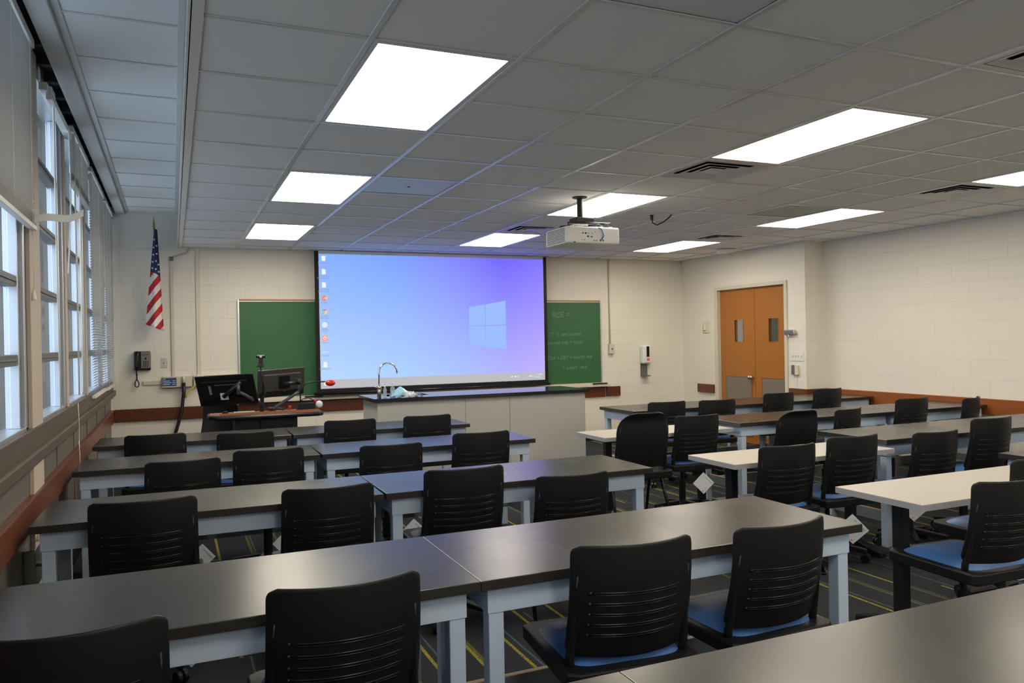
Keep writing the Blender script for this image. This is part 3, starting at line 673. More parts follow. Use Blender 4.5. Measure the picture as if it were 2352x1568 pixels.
for k, (x, z) in enumerate(((-.035, .70), (-.0, .69), (.03, .66), (-.03, .77), (.005, .78), (.028, .74), (-.022, .85), (.012, .86), (-.02, .93), (.012, .95), (-.01, 1.02))):
    pts = [(x+r*math.sin(a), -.052+.02*v_, z+r*math.cos(a)) for v_ in (z-.6,) for a, r in ((q*PI/5, .014 if q % 2 == 0 else .006) for q in range(10))]
    m.b.faces.new([m.b.verts.new(p) for p in pts])
m.obj('star', 'white', t)

# telephone
t = thing('wall_telephone', 'black and grey wall telephone with a coiled cord left of the front wall', 'telephone', (-.32, YF, 1.31))
MB().box(-.085, .085, -.06, 0, -.11, .105).obj('base', 'black', t, bev=.012, seg=3)
MB().box(-.015, .082, -.068, -.058, -.085, .10).obj('face', 'keygrey', t, bev=.004)
MB().box(-.002, .07, -.070, -.066, .05, .085).obj('display', 'dgrey', t)
m = MB()
for r in range(4):
    for c in range(3): m.box(.008+c*.021, .020+c*.021, -.072, -.067, -.068+r*.018, -.057+r*.018)
m.box(.025, .043, -.072, -.067, .012, .035); m.obj('keypad', 'black', t)
MB().tube([(-.052, -.085, .10), (-.052, -.098, .06), (-.052, -.10, 0), (-.052, -.098, -.06), (-.052, -.085, -.10)], [.026, .021, .019, .021, .026], 14).obj('handset', 'blackg', t, smooth=True)
MB().tube([(-.06, -.06, -.11), (-.065, -.05, -.15), (-.058, -.05, -.2), (-.08, -.05, -.25), (-.078, -.05, -.285), (-.06, -.05, -.30), (-.042, -.05, -.285), (-.04, -.05, -.25), (-.063, -.045, -.2), (-.055, -.05, -.15)], .006, 8).obj('cord', 'black', t, smooth=True)
t = thing('wall_plate', 'shiny steel wall plate between the telephone and the conduit', 'wall plate', (-.10, YF, 1.275))
MB().box(-.037, .037, -.006, 0, -.057, .057).obj('plate', 'steel', t, bev=.003)
m = MB(); m.cyl((0, -.008, 0), (0, -.005, 0), .008, n=12); m.cyl((0, -.008, .032), (0, -.005, .032), .004, n=8); m.cyl((0, -.008, -.032), (0, -.005, -.032), .004, n=8); m.obj('jack', 'dgrey', t)
t = thing('wall_raceway', 'beige surface conduit rising from the low raceway and bending to the ceiling', 'conduit', (0, YF, 0))
MB().box(-.018, .018, -.02, 0, 1.11, 2.47).obj('riser', 'beigep', t, bev=.006, seg=3)
MB().box(-.022, .022, -.024, 0, 2.45, 2.50).obj('elbow', 'dgrey', t, bev=.003)
MB().tube([(0, -.012, 2.49), (.16, -.012, 2.55), (.19, -.012, 2.60)], .010, 8).obj('branch', 'beigep', t, smooth=True)
tag(MB().box(.255, .30, YF-.018, YF, 1.11, ZC-.008).obj('painted_conduit', 'cream', bev=.003), 'yellowish vertical strip conduit left of the chalkboard', 'conduit')
tag(MB().box(-.32, -.10, YF-.02, YF, 1.03, 1.075).obj('raceway_branch', 'beigep', bev=.003), 'short beige horizontal raceway below the telephone', 'raceway')
t = thing('junction_box', 'beige wall raceway box with a dark blue label under the conduit', 'junction box', (.05, YF, 1.055))
MB().box(-.17, .145, -.06, 0, -.06, .065).obj('box', 'beigep', t, bev=.004)
MB().box(-.165, -.02, -.062, -.06, -.045, .05).obj('label_plate', 'navy', t)
m = MB()
for z, L_ in ((.034, .022), (.012, .065), (-.008, .085), (-.028, .065)): m.box(-.158, -.158+L_, -.0628, -.062, z, z+.006)
for z in (.012, -.008, -.028): m.box(-.062, -.027, -.0628, -.062, z, z+.006)
m.obj('printed_lines', 'paper', t)
t = thing('wall_raceway_box', 'cream raceway box with sockets behind the left monitor', 'junction box', (.47, YF, 1.06))
MB().box(-.255, .27, -.055, 0, -.06, .065).obj('box', 'cream', t, bev=.004)
MB().box(-.20, -.13, -.057, -.055, -.05, .05).obj('socket', 'white', t)
MB().tube([(-.22, -.06, .06), (-.205, -.075, .02)], .006, 8).tube([(-.15, -.06, .065), (-.19, -.075, .02)], .006, 8).obj('white_plug', 'white', t, smooth=True)
tag(MB().tube([(.27, YF-.08, 1.075), (.26, YF-.09, 1.05), (.20, YF-.10, .98), (.14, YF-.1, .92), (.12, YF-.10, .87)], .008, 8).obj('yellow_cable', 'yellow', smooth=True), 'yellow network cable running down to the black sleeve by the monitors', 'cable')
t = thing('cable_sleeve', 'thick black cable sleeve with a white top hanging from the wall box to the floor', 'cable', (0, 0, 0))
MB().tube([(.105, YF-.08, 1.12), (.105, YF-.085, 1.04)], .014, 10).obj('white_end', 'beigep', t, smooth=True)
MB().tube([(.105, YF-.085, 1.045), (.105, YF-.09, .92), (.095, YF-.1, .86), (.08, YF-.12, .72), (.04, YF-.15, .58), (0, YF-.18, .45), (-.03, YF-.2, .2), (-.02, YF-.2, .03)], [.022, .022, .019, .019, .019, .019, .018, .018], 12).obj('sleeve', 'blackg', t, smooth=True)
t = thing('sanitizer_dispenser', 'white hand sanitizer dispenser with a grey drip tray on the front wall', 'dispenser', (6.395, YF, 1.21))
MB().box(-.075, .075, -.11, 0, -.13, .14).obj('body', 'sanit', t, bev=.03, seg=4)
MB().box(-.018, .03, -.114, -.108, -.03, .125).obj('dark_window', 'blackg', t, bev=.002)
MB().box(-.016, .032, -.114, -.109, -.085, -.05).obj('orange_label', 'orange', t)
MB().box(-.06, .05, -.018, 0, -.31, -.12).box(-.06, .05, -.11, 0, -.315, -.30).obj('drip_tray', 'dgrey', t)
t = thing('switch_box', 'surface-mounted metal switch box at the foot of a thin conduit', 'switch', (5.83, YF, 1.31))
MB().box(-.045, .045, -.05, 0, -.07, .07).obj('box', 'beigep', t, bev=.004); MB().box(-.008, .008, -.062, -.05, -.012, .012).obj('toggle', 'dgrey', t)
MB().cyl((-.015, -.02, .07), (-.015, -.02, ZC-1.32), .009, n=10).obj('conduit', 'beigep', t, smooth=True)

# ------------------------------------------------------------------ ceiling-hung things
t = thing('projector', 'white projector hanging from a black ceiling pole', 'projector', (3.06, 5.55, ZC))
MB().cyl((-.02, 0, -.0), (-.02, 0, -.18), .024, n=18).cyl((-.02, 0, -.008), (-.02, 0, 0), .06, n=24).obj('pole', 'blackm', t, smooth=False)
MB().box(-.09, .08, -.06, .06, -.225, -.17).obj('mount_block', 'blackm', t, bev=.008)
arms = MB()
for p in ((-.17, -.08), (.19, -.08), (-.13, .14), (.18, .14)): arms.tube([(0, 0, -.215), (p[0], p[1], -.225), (p[0], p[1], -.262)], .008, 8)
arms.tube([(-.12, -.07, -.215), (.22, -.07, -.215)], .006, 8).obj('mount_arm', 'blackm', t, smooth=True)
MB().box(-.235, .245, -.17, .20, -.395, -.262).obj('body', 'sanit', t, bev=.014, seg=3)
m = MB()
for k in range(9): m.box(-.2365, -.234, -.14, .17, -.382+k*.0125, -.376+k*.0125)
m.obj('side_vent', 'dgrey', t)
m = MB()
for x, z, w_, h_ in ((-.09, -.315, .012, .008), (-.065, -.315, .014, .012), (-.04, -.315, .006, .006), (-.01, -.315, .006, .006), (-.045, -.34, .018, .01), (-.012, -.342, .016, .008), (-.1, -.365, .005, .005), (-.078, -.368, .010, .005), (.01, -.37, .010, .006), (.032, -.37, .010, .006), (.068, -.368, .014, .012), (.092, -.368, .012, .012), (-.165, -.388, .015, .008), (.02, -.30, .004, .006), (.11, -.33, .004, .004), (.10, -.345, .004, .004)): m.box(x-w_/2, x+w_/2, -.1715, -.170, z-h_/2, z+h_/2)
m.obj('port', 'darkvent', t)
MB().tube([(.0, -.02, -.24), (.04, -.14, -.255), (.07, -.185, -.28), (.085, -.19, -.33), (.075, -.178, -.365)], .005, 8).obj('blue_cable', 'bluec', t, smooth=True)
MB().tube([(.02, -.06, -.235), (.10, -.1, -.235), (.15, -.1, -.262)], .006, 8).obj('power_cable', 'blackm', t, smooth=True)
m = MB()
for x in (-.16, .10, .19): m.cyl((x, -.12, -.264), (x, -.12, -.252), .018, .014, n=14)
m.obj('adjuster_foot', 'sanit', t, smooth=True)
MB().cyl((.05, .20, -.335), (.05, .222, -.335), .04, n=20).obj('lens', 'blackg', t)
t = thing('ceiling_socket', 'black plug and cable hanging from a ceiling tile right of the projector', 'plug', (4.11, 6.12, ZC))
MB().box(-.05, .05, -.045, .045, -.008, -.002).obj('plate', 'white', t)
MB().cyl((0, 0, -.008), (0, 0, -.055), .017, .013, n=12).obj('plug', 'black', t)
MB().tube([(0, 0, -.05), (.01, 0, -.08), (.05, -.01, -.10), (.11, -.03, -.07), (.16, -.05, -.03), (.18, -.06, -.002)], .006, 8).obj('cable', 'black', t, smooth=True)
t = thing('smoke_detector', 'round white ceiling detector in front of the door', 'smoke detector', (6.72, 8.30, ZC-.006))
MB().lathe([(.11, 0), (.115, -.02), (.10, -.04), (.06, -.05), (.01, -.052)], (0, 0, 0), 32).obj('housing', 'white', t, smooth=True)
MB().lathe([(.085, 0), (.085, -.012)], (0, .0, .006), 24).obj('base', 'dgrey', t)
MB().ball((.02, -.06, -.048), .006).obj('indicator', 'green', t)

# ------------------------------------------------------------------ lab island
IX, IXE, IY0, IY1, IZ = 1.84, 4.30, 7.70, 8.42, .90
t = thing('lab_island', 'grey demonstration island with a black countertop and sink before the screen', 'lab island', (0, 0, 0))
MB().box(IX+.04, IXE-.04, IY0+.04, IY1-.04, 0, IZ-.036).obj('cabinet', 'lab', t)
m = MB()
for x in (2.82, 3.33): m.box(x, x+.004, IY0+.0385, IY0+.0405, 0, IZ-.036)
m.obj('panel_joint', 'dgrey', t)
sx0, sx1, sy0, sy1 = 2.06, 2.50, 7.98, 8.30
MB().box(IX, sx0, IY0, IY1, IZ-.036, IZ).box(sx1, IXE, IY0, IY1, IZ-.036, IZ).box(sx0, sx1, IY0, sy0, IZ-.036, IZ).box(sx0, sx1, sy1, IY1, IZ-.036, IZ).obj('countertop', 'island_epoxy', t, bev=.0)
MB().box(sx0, sx1, sy0, sy1, IZ-.20, IZ-.19).box(sx0-.004, sx0, sy0, sy1, IZ-.2, IZ-.004).box(sx1, sx1+.004, sy0, sy1, IZ-.2, IZ-.004).box(sx0, sx1, sy0-.004, sy0, IZ-.2, IZ-.004).box(sx0, sx1, sy1, sy1+.004, IZ-.2, IZ-.004).obj('sink', 'darkvent', t)
fx, fy = 1.93, 7.86
f = MB(); f.cyl((fx, fy, IZ), (fx, fy, IZ+.115), .021, .019, n=18); f.ball((fx, fy-.005, IZ+.105), .024); f.tube([(fx-.045, fy, IZ+.115), (fx+.03, fy, IZ+.09)], .006, 8)
f.obj('faucet_body', 'brass', t, smooth=True)
arc = [(fx, fy, IZ+.11), (fx+.001, fy, IZ+.24)]+[(fx+.095-.094*math.cos(a), fy, IZ+.26+.094*math.sin(a)) for a in [PI*k/14 for k in range(14)]]+[(fx+.193, fy, IZ+.24)]
MB().tube(arc, .0075, 12).obj('faucet_spout', 'chrome', t, smooth=True)
def bottle(label, x, y, w_, hh, flat):
    t = thing('sanitizer_bottle', label, 'bottle', (x, y, IZ))
    MB().lathe([(w_*.95, 0), (w_, .006), (w_, hh*.62), (w_*.5, hh*.74), (w_*.38, hh*.78)], (0, 0, 0), 20).obj('bottle_body', 'clear', t, smooth=True)
    MB().lathe([(w_*.42, hh*.78), (w_*.42, hh*.86), (w_*.2, hh*.88), (w_*.2, hh*.95), (w_*.5, hh*.955), (w_*.5, hh)], (0, 0, 0), 16).obj('pump', 'white', t, smooth=False)
    if flat: MB().box(-w_*.7, w_*.7, -w_*1.02, -w_*.98, hh*.15, hh*.45).obj('blue_label', 'mask', t)
bottle('small clear pump bottle beside the tap on the island', 1.975, 7.80, .017, .145, False)
bottle('larger clear sanitizer bottle with a blue label near the sink', 2.055, 7.80, .024, .155, True)
t = thing('face_mask_pile', 'crumpled pile of pale blue face masks with white straps on the island', 'face masks', (2.17, 7.80, IZ)); t.scale = (1.35, 1.15, 1.25)
random.seed(3)
for k in range(4):
    ax = -.03+.025*k
    def fm(u, v, k=k, ax=ax):
        return (ax-.075+.15*u, -.045+.10*v+.01*k, .004+.075*math.sin(u*PI)*math.sin(v*PI*.9+.1)*(1-.18*k)+.006*math.sin(u*14+k)+.004)
    MB().grid(fm, 16, 10).obj('mask', 'mask' if k % 2 == 0 else 'masks', t, smooth=True, solid=.002)
m = MB()
for k in range(12):
    a = random.uniform(-.02, .06); m.tube([(a, -.04, .03+.01*random.random()), (a+.02*random.random(), -.06, .05), (a+.03, -.055, .02), (a+.01, -.06, .006)], .0022, 5)
m.obj('ear_loop', 'masks', t, smooth=True)
MB().grid(lambda u, v: (.05+.10*u, -.03+.08*v, .004+.03*math.sin(u*PI)*(1-v*.5)+.004*math.sin(v*20)), 10, 10).obj('plastic_packet', 'clear', t, smooth=True, solid=.002)

# ------------------------------------------------------------------ podium with its equipment
PZ = .79
t = thing('podium_desk', 'rolling instructor podium with a wood top and black edge in front of the whiteboard rail', 'podium', (0, 0, 0))
poly = [(.30, 8.35), (.30, 8.05), (.37, 7.93), (1.33, 7.90), (1.38, 7.95), (1.38, 8.35)]
MB().prism(poly, 'z', PZ-.045, PZ-.003).obj('edge', 'blackg', t, bev=.015, seg=3)
poly2 = [(.325, 8.33), (.325, 8.06), (.385, 7.965), (1.32, 7.935), (1.35, 7.97), (1.35, 8.33)]
MB().prism(poly2, 'z', PZ-.004, PZ).obj('wood_top', 'pod', t)
MB().box(.40, 1.34, 7.955, 7.965, PZ, PZ+.022).obj('front_lip', 'pod', t)
MB().box(.54, 1.13, 8.0, 8.33, .06, PZ-.045).obj('cabinet', 'black', t, bev=.006)
MB().box(.62, 1.08, 7.994, 8.0, .12, PZ-.12).obj('cabinet_door', 'blackg', t)
for x in (.6, 1.07):
    for y in (8.05, 8.28): MB().cyl((x-.012, y, .03), (x+.012, y, .03), .03, n=16).obj('caster', 'blackm', t)
def monitor(label, cx, cz, w_, h_, yaw, pitch, tilt, m, extra):
    t = thing('monitor', label, 'monitor', (cx, 8.12, cz))
    Mx = Matrix.Rotation(yaw, 4, 'Z') @ Matrix.Rotation(pitch, 4, 'X') @ Matrix.Rotation(tilt, 4, 'Y')
    a = MB().box(-w_/2, w_/2, -.01, .012, -h_/2, h_/2); 
    for v in a.b.verts: v.co = Mx @ v.co
    a.obj('shell', m, t, bev=.006)
    a = MB().box(-w_*.40, w_*.40, -.03, -.01, -h_*.30, h_*.34)
    for v in a.b.verts: v.co = Mx @ v.co
    a.obj('rear_bulge', m, t, bev=.012)
    a = MB().box(-w_/2+.008, w_/2-.008, .012, .014, -h_/2+.01, h_/2-.008)
    for v in a.b.verts: v.co = Mx @ v.co
    a.obj('display', 'blackg', t)
    for nm, mm, bx in extra:
        a = MB().box(*bx)
        for v in a.b.verts: v.co = Mx @ v.co
        a.obj(nm, mm, t)
    return t
monitor('black monitor seen from behind, left and closer of the two on the podium', .475, 1.03, .60, .31, -.52, .30, -.05, 'blackg',
        [('paper_label', 'paper', (-.06, .02, -.032, -.030, -.09, -.02)), ('connector_panel', 'keygrey', (-.165, -.14, -.032, -.030, -.03, .06)), ('vent_slot', 'dgrey', (-.10, .14, -.0315, -.030, .06, .066))])
monitor('grey-backed monitor on an arm, right of the two on the podium', .995, 1.085, .49, .28, .30, .18, -.045, 'monback',
        [('mount_plate', 'blackg', (-.04, .075, -.034, -.030, -.06, .07)), ('lower_cover', 'black', (-.23, .23, -.020, -.010, -.137, -.085)), ('yellow_sticker', 'yellow', (.01, .035, -.022, -.019, -.088, -.075))])
t = thing('monitor_arm_stand', 'double black and grey monitor arm rising from the podium top', 'monitor arm', (.80, 8.06, PZ))
MB().cyl((0, 0, 0), (0, 0, .16), .019, n=16).cyl((0, 0, 0), (0, 0, .012), .05, n=20).obj('post', 'blackm', t)
MB().tube([(0, -.02, .09), (-.16, -.06, .19), (-.225, -.07, .225)], .017, 10).tube([(-.225, -.07, .20), (-.225, -.07, .31)], .020, 12).obj('lower_arm', 'armg', t, smooth=True)
MB().tube([(-.20, -.075, .315), (-.28, -.06, .25), (-.36, -.02, .175)], .020, 10).obj('upper_arm', 'blackm', t, smooth=True)
MB().tube([(.11, -.02, .01), (.12, -.02, .05), (.30, -.06, .17), (.345, -.07, .20)], .016, 10).tube([(.345, -.07, .19), (.345, -.07, .315)], .013, 10).obj('lower_arm', 'armg', t, smooth=True)
MB().cyl((.345, -.07, .27), (.345, -.07, .33), .022, n=14).tube([(.345, -.05, .29), (.20, -.015, .28)], .018, 10).obj('upper_arm', 'blackm', t, smooth=True)
t = thing('webcam_on_stand', 'black webcam on a tall flexible stand between the two monitors', 'webcam', (.785, 7.98, .60))
MB().tube([(-.01, 0, 0), (-.012, 0, .15), (-.005, 0, .28), (.04, -.01, .40), (.03, -.01, .48), (.005, 0, .58), (.0, 0, .66)], .008, 10).obj('flexible_stand', 'blackm', t, smooth=True)
MB().box(-.045, .045, -.02, .02, .735, .768).obj('camera_body', 'blackg', t, bev=.01, seg=3)
MB().cyl((0, -.024, .752), (0, -.018, .752), .012, n=16).obj('camera_lens', 'steel', t)
MB().box(-.022, .022, -.015, .02, .675, .735).cyl((-.04, 0, .655), (.03, 0, .655), .007, n=8).box(-.03, .03, -.012, .012, .65, .672).obj('clamp', 'blackm', t, bev=.003)
t = thing('document_camera', 'document camera with a red oval head on a black gooseneck', 'document camera', (1.16, 8.02, PZ))
MB().box(-.03, .14, -.05, .05, .0, .085).obj('base_box', 'black', t, bev=.005)
MB().tube([(.0, -.03, .085), (.0, -.03, .20), (.02, -.03, .255), (.07, -.03, .285), (.15, -.03, .295), (.25, -.03, .29)], .0065, 10).obj('gooseneck', 'blackm', t, smooth=True)
MB().ball((.30, -.03, .275), .05, 1.0, .75, .62, 20).obj('head', 'red', t, smooth=True)
t = thing('desk_lamp', 'small gooseneck device with a white oval head drooping off the podium edge', 'lamp', (1.17, 8.06, PZ))
MB().tube([(-.0, 0, .09), (.02, 0, .12), (.08, 0, .13), (.14, 0, .10)], .005, 8).obj('gooseneck', 'blackm', t, smooth=True)
MB().ball((.185, 0, .06), .05, .75, .5, .75, 18).obj('head', 'paper', t, smooth=True)
MB().cyl((.135, 0, .105), (.155, 0, .085), .012, n=10).obj('collar', 'red', t)
t = thing('computer_mouse', 'black computer mouse on the left of the podium top', 'mouse', (.46, 8.12, PZ)); MB().ball((0, 0, .012), .035, .9, 1.3, .55).obj('shell', 'blackg', t, smooth=True)
t = thing('keyboard', 'pale grey keyboard lying on the podium top between mouse and arm', 'keyboard', (.62, 8.1, PZ))
MB().box(-.09, .12, -.05, .05, 0, .016).obj('case', 'keygrey', t, bev=.003)
m = MB()
for r in range(4):
    for c in range(11): m.box(-.085+c*.0182, -.071+c*.0182, -.045+r*.023, -.028+r*.023, .016, .021)
m.obj('keys', 'white', t)
t = thing('cable_tangle', 'tangle of black cables heaped on the podium top', 'cables', (.95, 8.08, PZ)); random.seed(11)
for k in range(9):
    pts = [(random.uniform(-.14, .15), random.uniform(-.08, .1), random.uniform(.008, .05)) for _ in range(5)]
    q = []
    for a, b, c in zip(pts, pts[1:], pts[2:]): q += [tuple((Vector(a)+Vector(b))/2), tuple((Vector(a)+2*Vector(b)+Vector(c))/4)]
    MB().tube(q, .005, 6).obj('cable', ['blackm', 'dgrey', 'blackm', 'keygrey'][k % 4], t, smooth=True)
MB().box(.10, .13, -.03, .0, .03, .06).obj('red_plug', 'red', t, bev=.004)
m = MB()
for k in range(5): m.box(-.12+k*.05, -.10+k*.05, -.05, -.035, .0, .012)
m.obj('white_connector', 'white', t)

# ------------------------------------------------------------------ lab tables
TZ = .731
def lab_table(L, D, label, x, y, rz=0, z=TZ, group='black-topped lab tables'):
    """origin at near-left corner on the floor, L along x, D along y"""
    t = thing('lab_table', label, 'table', (x, y, 0), rz, group)
    MB().box(0.0006, L-.0006, 0, D, z-.032, z).obj('tabletop', 'epoxy', t, bev=.002)
    a = .035; ah = .085; z1 = z-.032
    m = MB()
    m.box(a, L-a, a, a+.02, z1-ah, z1); m.box(a, L-a, D-a-.02, D-a, z1-ah, z1); m.box(a, a+.02, a+.02, D-a-.02, z1-ah, z1); m.box(L-a-.02, L-a, a+.02, D-a-.02, z1-ah, z1)
    m.obj('apron', 'frame', t, bev=.002)
    w_ = .052
    for lx in (a+.004, L-a-.004-w_):
        for ly in (a+.004, D-a-.004-w_): MB().box(lx, lx+w_, ly, ly+w_, 0, z1-ah+.001).obj('leg', 'frame', t, bev=.003)
    for lx in (a+.02, L-a-.02-.022):
        s = MB().box(lx, lx+.022, a+.004+w_, D-a-.004-w_, .17, .24).obj('side_stretcher', 'stret', t)
        MB().box(lx, lx+.022, a+.004+w_, D-a-.004-w_, .24, .243).obj('raw_edge', 'edge', s)
    s = MB().box(a+.042, L-a-.042, D*.62, D*.62+.022, .165, .24).obj('long_stretcher', 'stret', t)
    MB().box(a+.042, L-a-.042, D*.62, D*.62+.022, .24, .243).obj('raw_edge', 'edge', s)
    return t
XT = -.565
rowL = [  # y near edge, depth, seam, right end, tilt of left piece
 (.89, .61, .90, 2.48, 0, 'left-hand row in the bottom right corner'),
 (2.24, .62, .857, 2.455, 0, 'first full row'), (3.74, .58, .945, 2.49, -.02, 'second row'), (5.27, .56, .90, 2.475, -.02, 'third row'), (6.52, .60, .885, 2.42, -.02, 'fourth row')]
for y, D, s, xr, rz, nm in rowL:
    nm2 = {'first full row': 'second row from the camera', 'second row': 'third row from the camera', 'third row': 'fourth row from the camera', 'fourth row': 'farthest left row'}.get(nm, nm)
    lab_table(s-XT-(.012 if rz else 0), D, 'black-topped lab table, window half of the '+nm2, XT, y-math.sin(rz)*(s-XT), rz)
    lab_table(xr-s, D, 'black-topped lab table, aisle half of the '+nm2, s, y)
TR = .745
for y, D, x0, s, xr, nm in ((2.49, .61, 4.50, 6.1, 7.36, 'nearest right-hand row, cut off by the right edge'), (3.83, .62, 4.43, 6.10, 7.36, 'right-hand row behind the white aisle tables'), (5.17, .60, 4.31, 6.05, 7.36, 'second farthest right-hand row'), (6.53, .66, 4.13, 5.86, 7.36, 'farthest right-hand row by the door')):
    lab_table(s-x0, D, 'black-topped lab table, aisle half of the '+nm, x0, y, 0, TR)
    lab_table(xr-s, D, 'black-topped lab table, wall half of the '+nm, s, y, 0, TR)

def white_table(x, y, L, D, z, label, rz=0):
    t = thing('folding_table', label, 'table', (x, y, 0), rz, 'white aisle tables')
    MB().box(0, L, 0, D, z-.004, z).obj('tabletop', 'wtop', t)
    MB().box(0, L, 0, D, z-.03, z-.004).obj('edge_band', 'wedge', t)
    for lx in (.16, L-.16):
        l = MB().box(lx-.028, lx+.028, D/2-.03, D/2+.03, .07, z-.03).obj('leg', 'blackm', t, bev=.008)
        MB().prism([(D/2-.26, 0), (D/2-.26, .03), (D/2-.05, .085), (D/2+.05, .085), (D/2+.26, .03), (D/2+.26, 0)], 'x', lx-.03, lx+.03).obj('foot', 'blackm', t, bev=.006)
    MB().box(.19, L-.19, D/2-.02, D/2+.02, z-.075, z-.03).obj('beam', 'blackm', t)
white_table(3.06, 2.46, 1.40, .50, .70, 'white-topped folding table in the aisle nearest the camera')
white_table(3.07, 3.74, 1.33, .46, .70, 'white-topped folding table in the aisle, middle of the three')
white_table(3.04, 5.22, 1.24, .47, .70, 'white-topped folding table in the aisle farthest from the camera, by the island')

# ------------------------------------------------------------------ chairs
def back_surface(rounded):
    W, H = .43, .365
    rt, rb = (.135, .03) if rounded else (.030, .045)         # corner radii, top and bottom
    def f(u, v):
        s = u*2-1; d = (1-v)*H; e = v*H
        wv = (W/2)*(1-.02*v)
        if d < rt: wv -= rt*(1-math.sqrt(max(0, 1-((rt-d)/rt)**2)))*.9
        if e < rb: wv -= rb*(1-math.sqrt(max(0, 1-((rb-e)/rb)**2)))*.9
        x = s*wv; z = .452+e
        y = -.062*v+.075*(x/(W/2))**2-.018*math.sin(v*PI)-.008     # wraps the sitter, leans back
        if rounded and v > .8: y -= .03*((v-.8)/.2)**2
        return (x, y, z)
    return f
def make_back(rounded, t):
    f = back_surface(rounded)
    o = MB().grid(f, 22, 34).obj('backrest', 'black', t, smooth=True)
    # round the corners of the shell
    me = o.data
    for v in me.vertices: pass
    q = o.modifiers.new('solid', 'SOLIDIFY'); q.thickness = .012; q.offset = 0
    q = o.modifiers.new('bevel', 'BEVEL'); q.width = .004; q.segments = 2; q.limit_method = 'ANGLE'
    if not rounded:
        m = MB()
        for k in range(5):
            v0 = .60-.095*k
            for off, r in ((0, .0026), (-.020, .0016)):
                pts = []
                for q_ in range(13):
                    u = .13+.74*q_/12; p = Vector(f(u, v0+off)); pts.append((p.x, p.y-.0075, p.z))
                m.tube(pts, [r*.6]+[r]*11+[r*.6], 6)
            p = Vector(f(.13, v0-.008)); m.ball((p.x, p.y-.0075, p.z), .0065, 1, .5, 1, 8)
        m.obj('back_slots', 'blackg', o, smooth=True)
    return o
def make_chair(kind, rounded, label):
    t = thing('task_chair' if kind == 'swivel' else 'four_leg_chair', label, 'chair')
    # origin on the floor below the top centre of the back; sitter faces +y
    SH = .43
    def shell(u, v):
        pass
    MB().prism([(-.235, -.01), (-.20, -.03), (.20, -.03), (.235, -.01), (.23, .43), (.19, .455), (-.19, .455), (-.23, .43)], 'z', SH-.055, SH-.006).obj('seat_shell', 'black', t, bev=.007, seg=2)
    def cush(u, v):
        a, b = u*2-1, v*2-1
        e = 6; n = (abs(a)**e+abs(b)**e)**(1/e) if (a or b) else 0
        mx = max(abs(a), abs(b), 1e-6); k = mx/max(n, 1e-6)
        x = a*k*.205; y = .215+b*k*.205
        z = SH-.010+.034*(1-max(abs(a), abs(b))**5)+.006*b*b*0
        return (x, y, z)
    MB().grid(cush, 16, 16).obj('seat_cushion', 'blue' if not rounded else 'black', t, smooth=True)
    make_back(rounded, t)
    for s in (-1, 1):
        f = back_surface(rounded)
        p1 = Vector(f(.5+s*.455, .74)); p0 = Vector(f(.5+s*.46, .16))
        pm = (p0+p1)/2; MB().tube([(s*.200, .050, SH-.03), (s*.202, .045, SH+.02), (p0.x, p0.y-.008, p0.z), (pm.x, pm.y-.006, pm.z), (p1.x, p1.y-.005, p1.z)], [.015, .015, .012, .007, .004], 10).obj('back_upright', 'black', t, smooth=True)
    if kind == 'swivel':
        MB().cyl((0, .22, .10), (0, .22, .27), .028, n=18).cyl((0, .22, .27), (0, .22, SH-.05), .015, n=14).obj('gas_column', 'blackm', t, smooth=False)
        MB().prism([(-.05, .14), (.05, .14), (.08, .20), (.05, .32), (-.05, .32), (-.08, .20)], 'z', SH-.075, SH-.045).obj('mechanism', 'blackm', t, bev=.006)
        MB().tube([(.06, .22, SH-.06), (.20, .24, SH-.07), (.235, .245, SH-.075)], .006, 8).obj('lever', 'blackm', t, smooth=True)
        b = MB().cyl((0, .22, .075), (0, .22, .115), .042, n=20)
        for k in range(5):
            a = 2*PI*k/5+.3; d = Vector((math.cos(a), math.sin(a), 0)); p = Vector((0, .22, 0))
            n_ = Vector((-d.y, d.x, 0)); q0, q1 = p+d*.03, p+d*.235
            v = [q0+n_*.026+Vector((0, 0, .115)), q0-n_*.026+Vector((0, 0, .115)), q1-n_*.016+Vector((0, 0, .085)), q1+n_*.016+Vector((0, 0, .085)),
                 q0+n_*.026+Vector((0, 0, .08)), q0-n_*.026+Vector((0, 0, .08)), q1-n_*.016+Vector((0, 0, .066)), q1+n_*.016+Vector((0, 0, .066))]
            V_ = [b.b.verts.new(c) for c in v]
            for f_ in ((0, 1, 2, 3), (7, 6, 5, 4), (0, 4, 5, 1), (1, 5, 6, 2), (2, 6, 7, 3), (3, 7, 4, 0)): b.b.faces.new([V_[i] for i in f_])
        bo = b.obj('star_base', 'blackm', t, bev=.004)
        for k in range(5):
            a = 2*PI*k/5+.3; d = Vector((math.cos(a), math.sin(a), 0)); c = Vector((0, .22, 0))+d*.228; n_ = Vector((-d.y, d.x, 0))
            MB().cyl(c+n_*.006+Vector((0, 0, .028)), c+n_*.024+Vector((0, 0, .028)), .028, n=16).cyl(c-n_*.024+Vector((0, 0, .028)), c-n_*.006+Vector((0, 0, .028)), .028, n=16).cyl(c+Vector((0, 0, .028)), c+Vector((0, 0, .07)), .010, n=10).obj('caster', 'blackm', bo)
    else:
        for sx in (-1, 1):
            for y0, y1 in ((.16, -.03), (.26, .44)):
                MB().tube([(sx*.19, y0, SH-.05), (sx*.205, y0+(y1-y0)*.2, SH-.07), (sx*.235, y1, .012)], .011, 10).cyl((sx*.235, y1, 0), (sx*.235, y1, .014), .015, n=10).obj('leg', 'blackg', t, smooth=True)
    return t
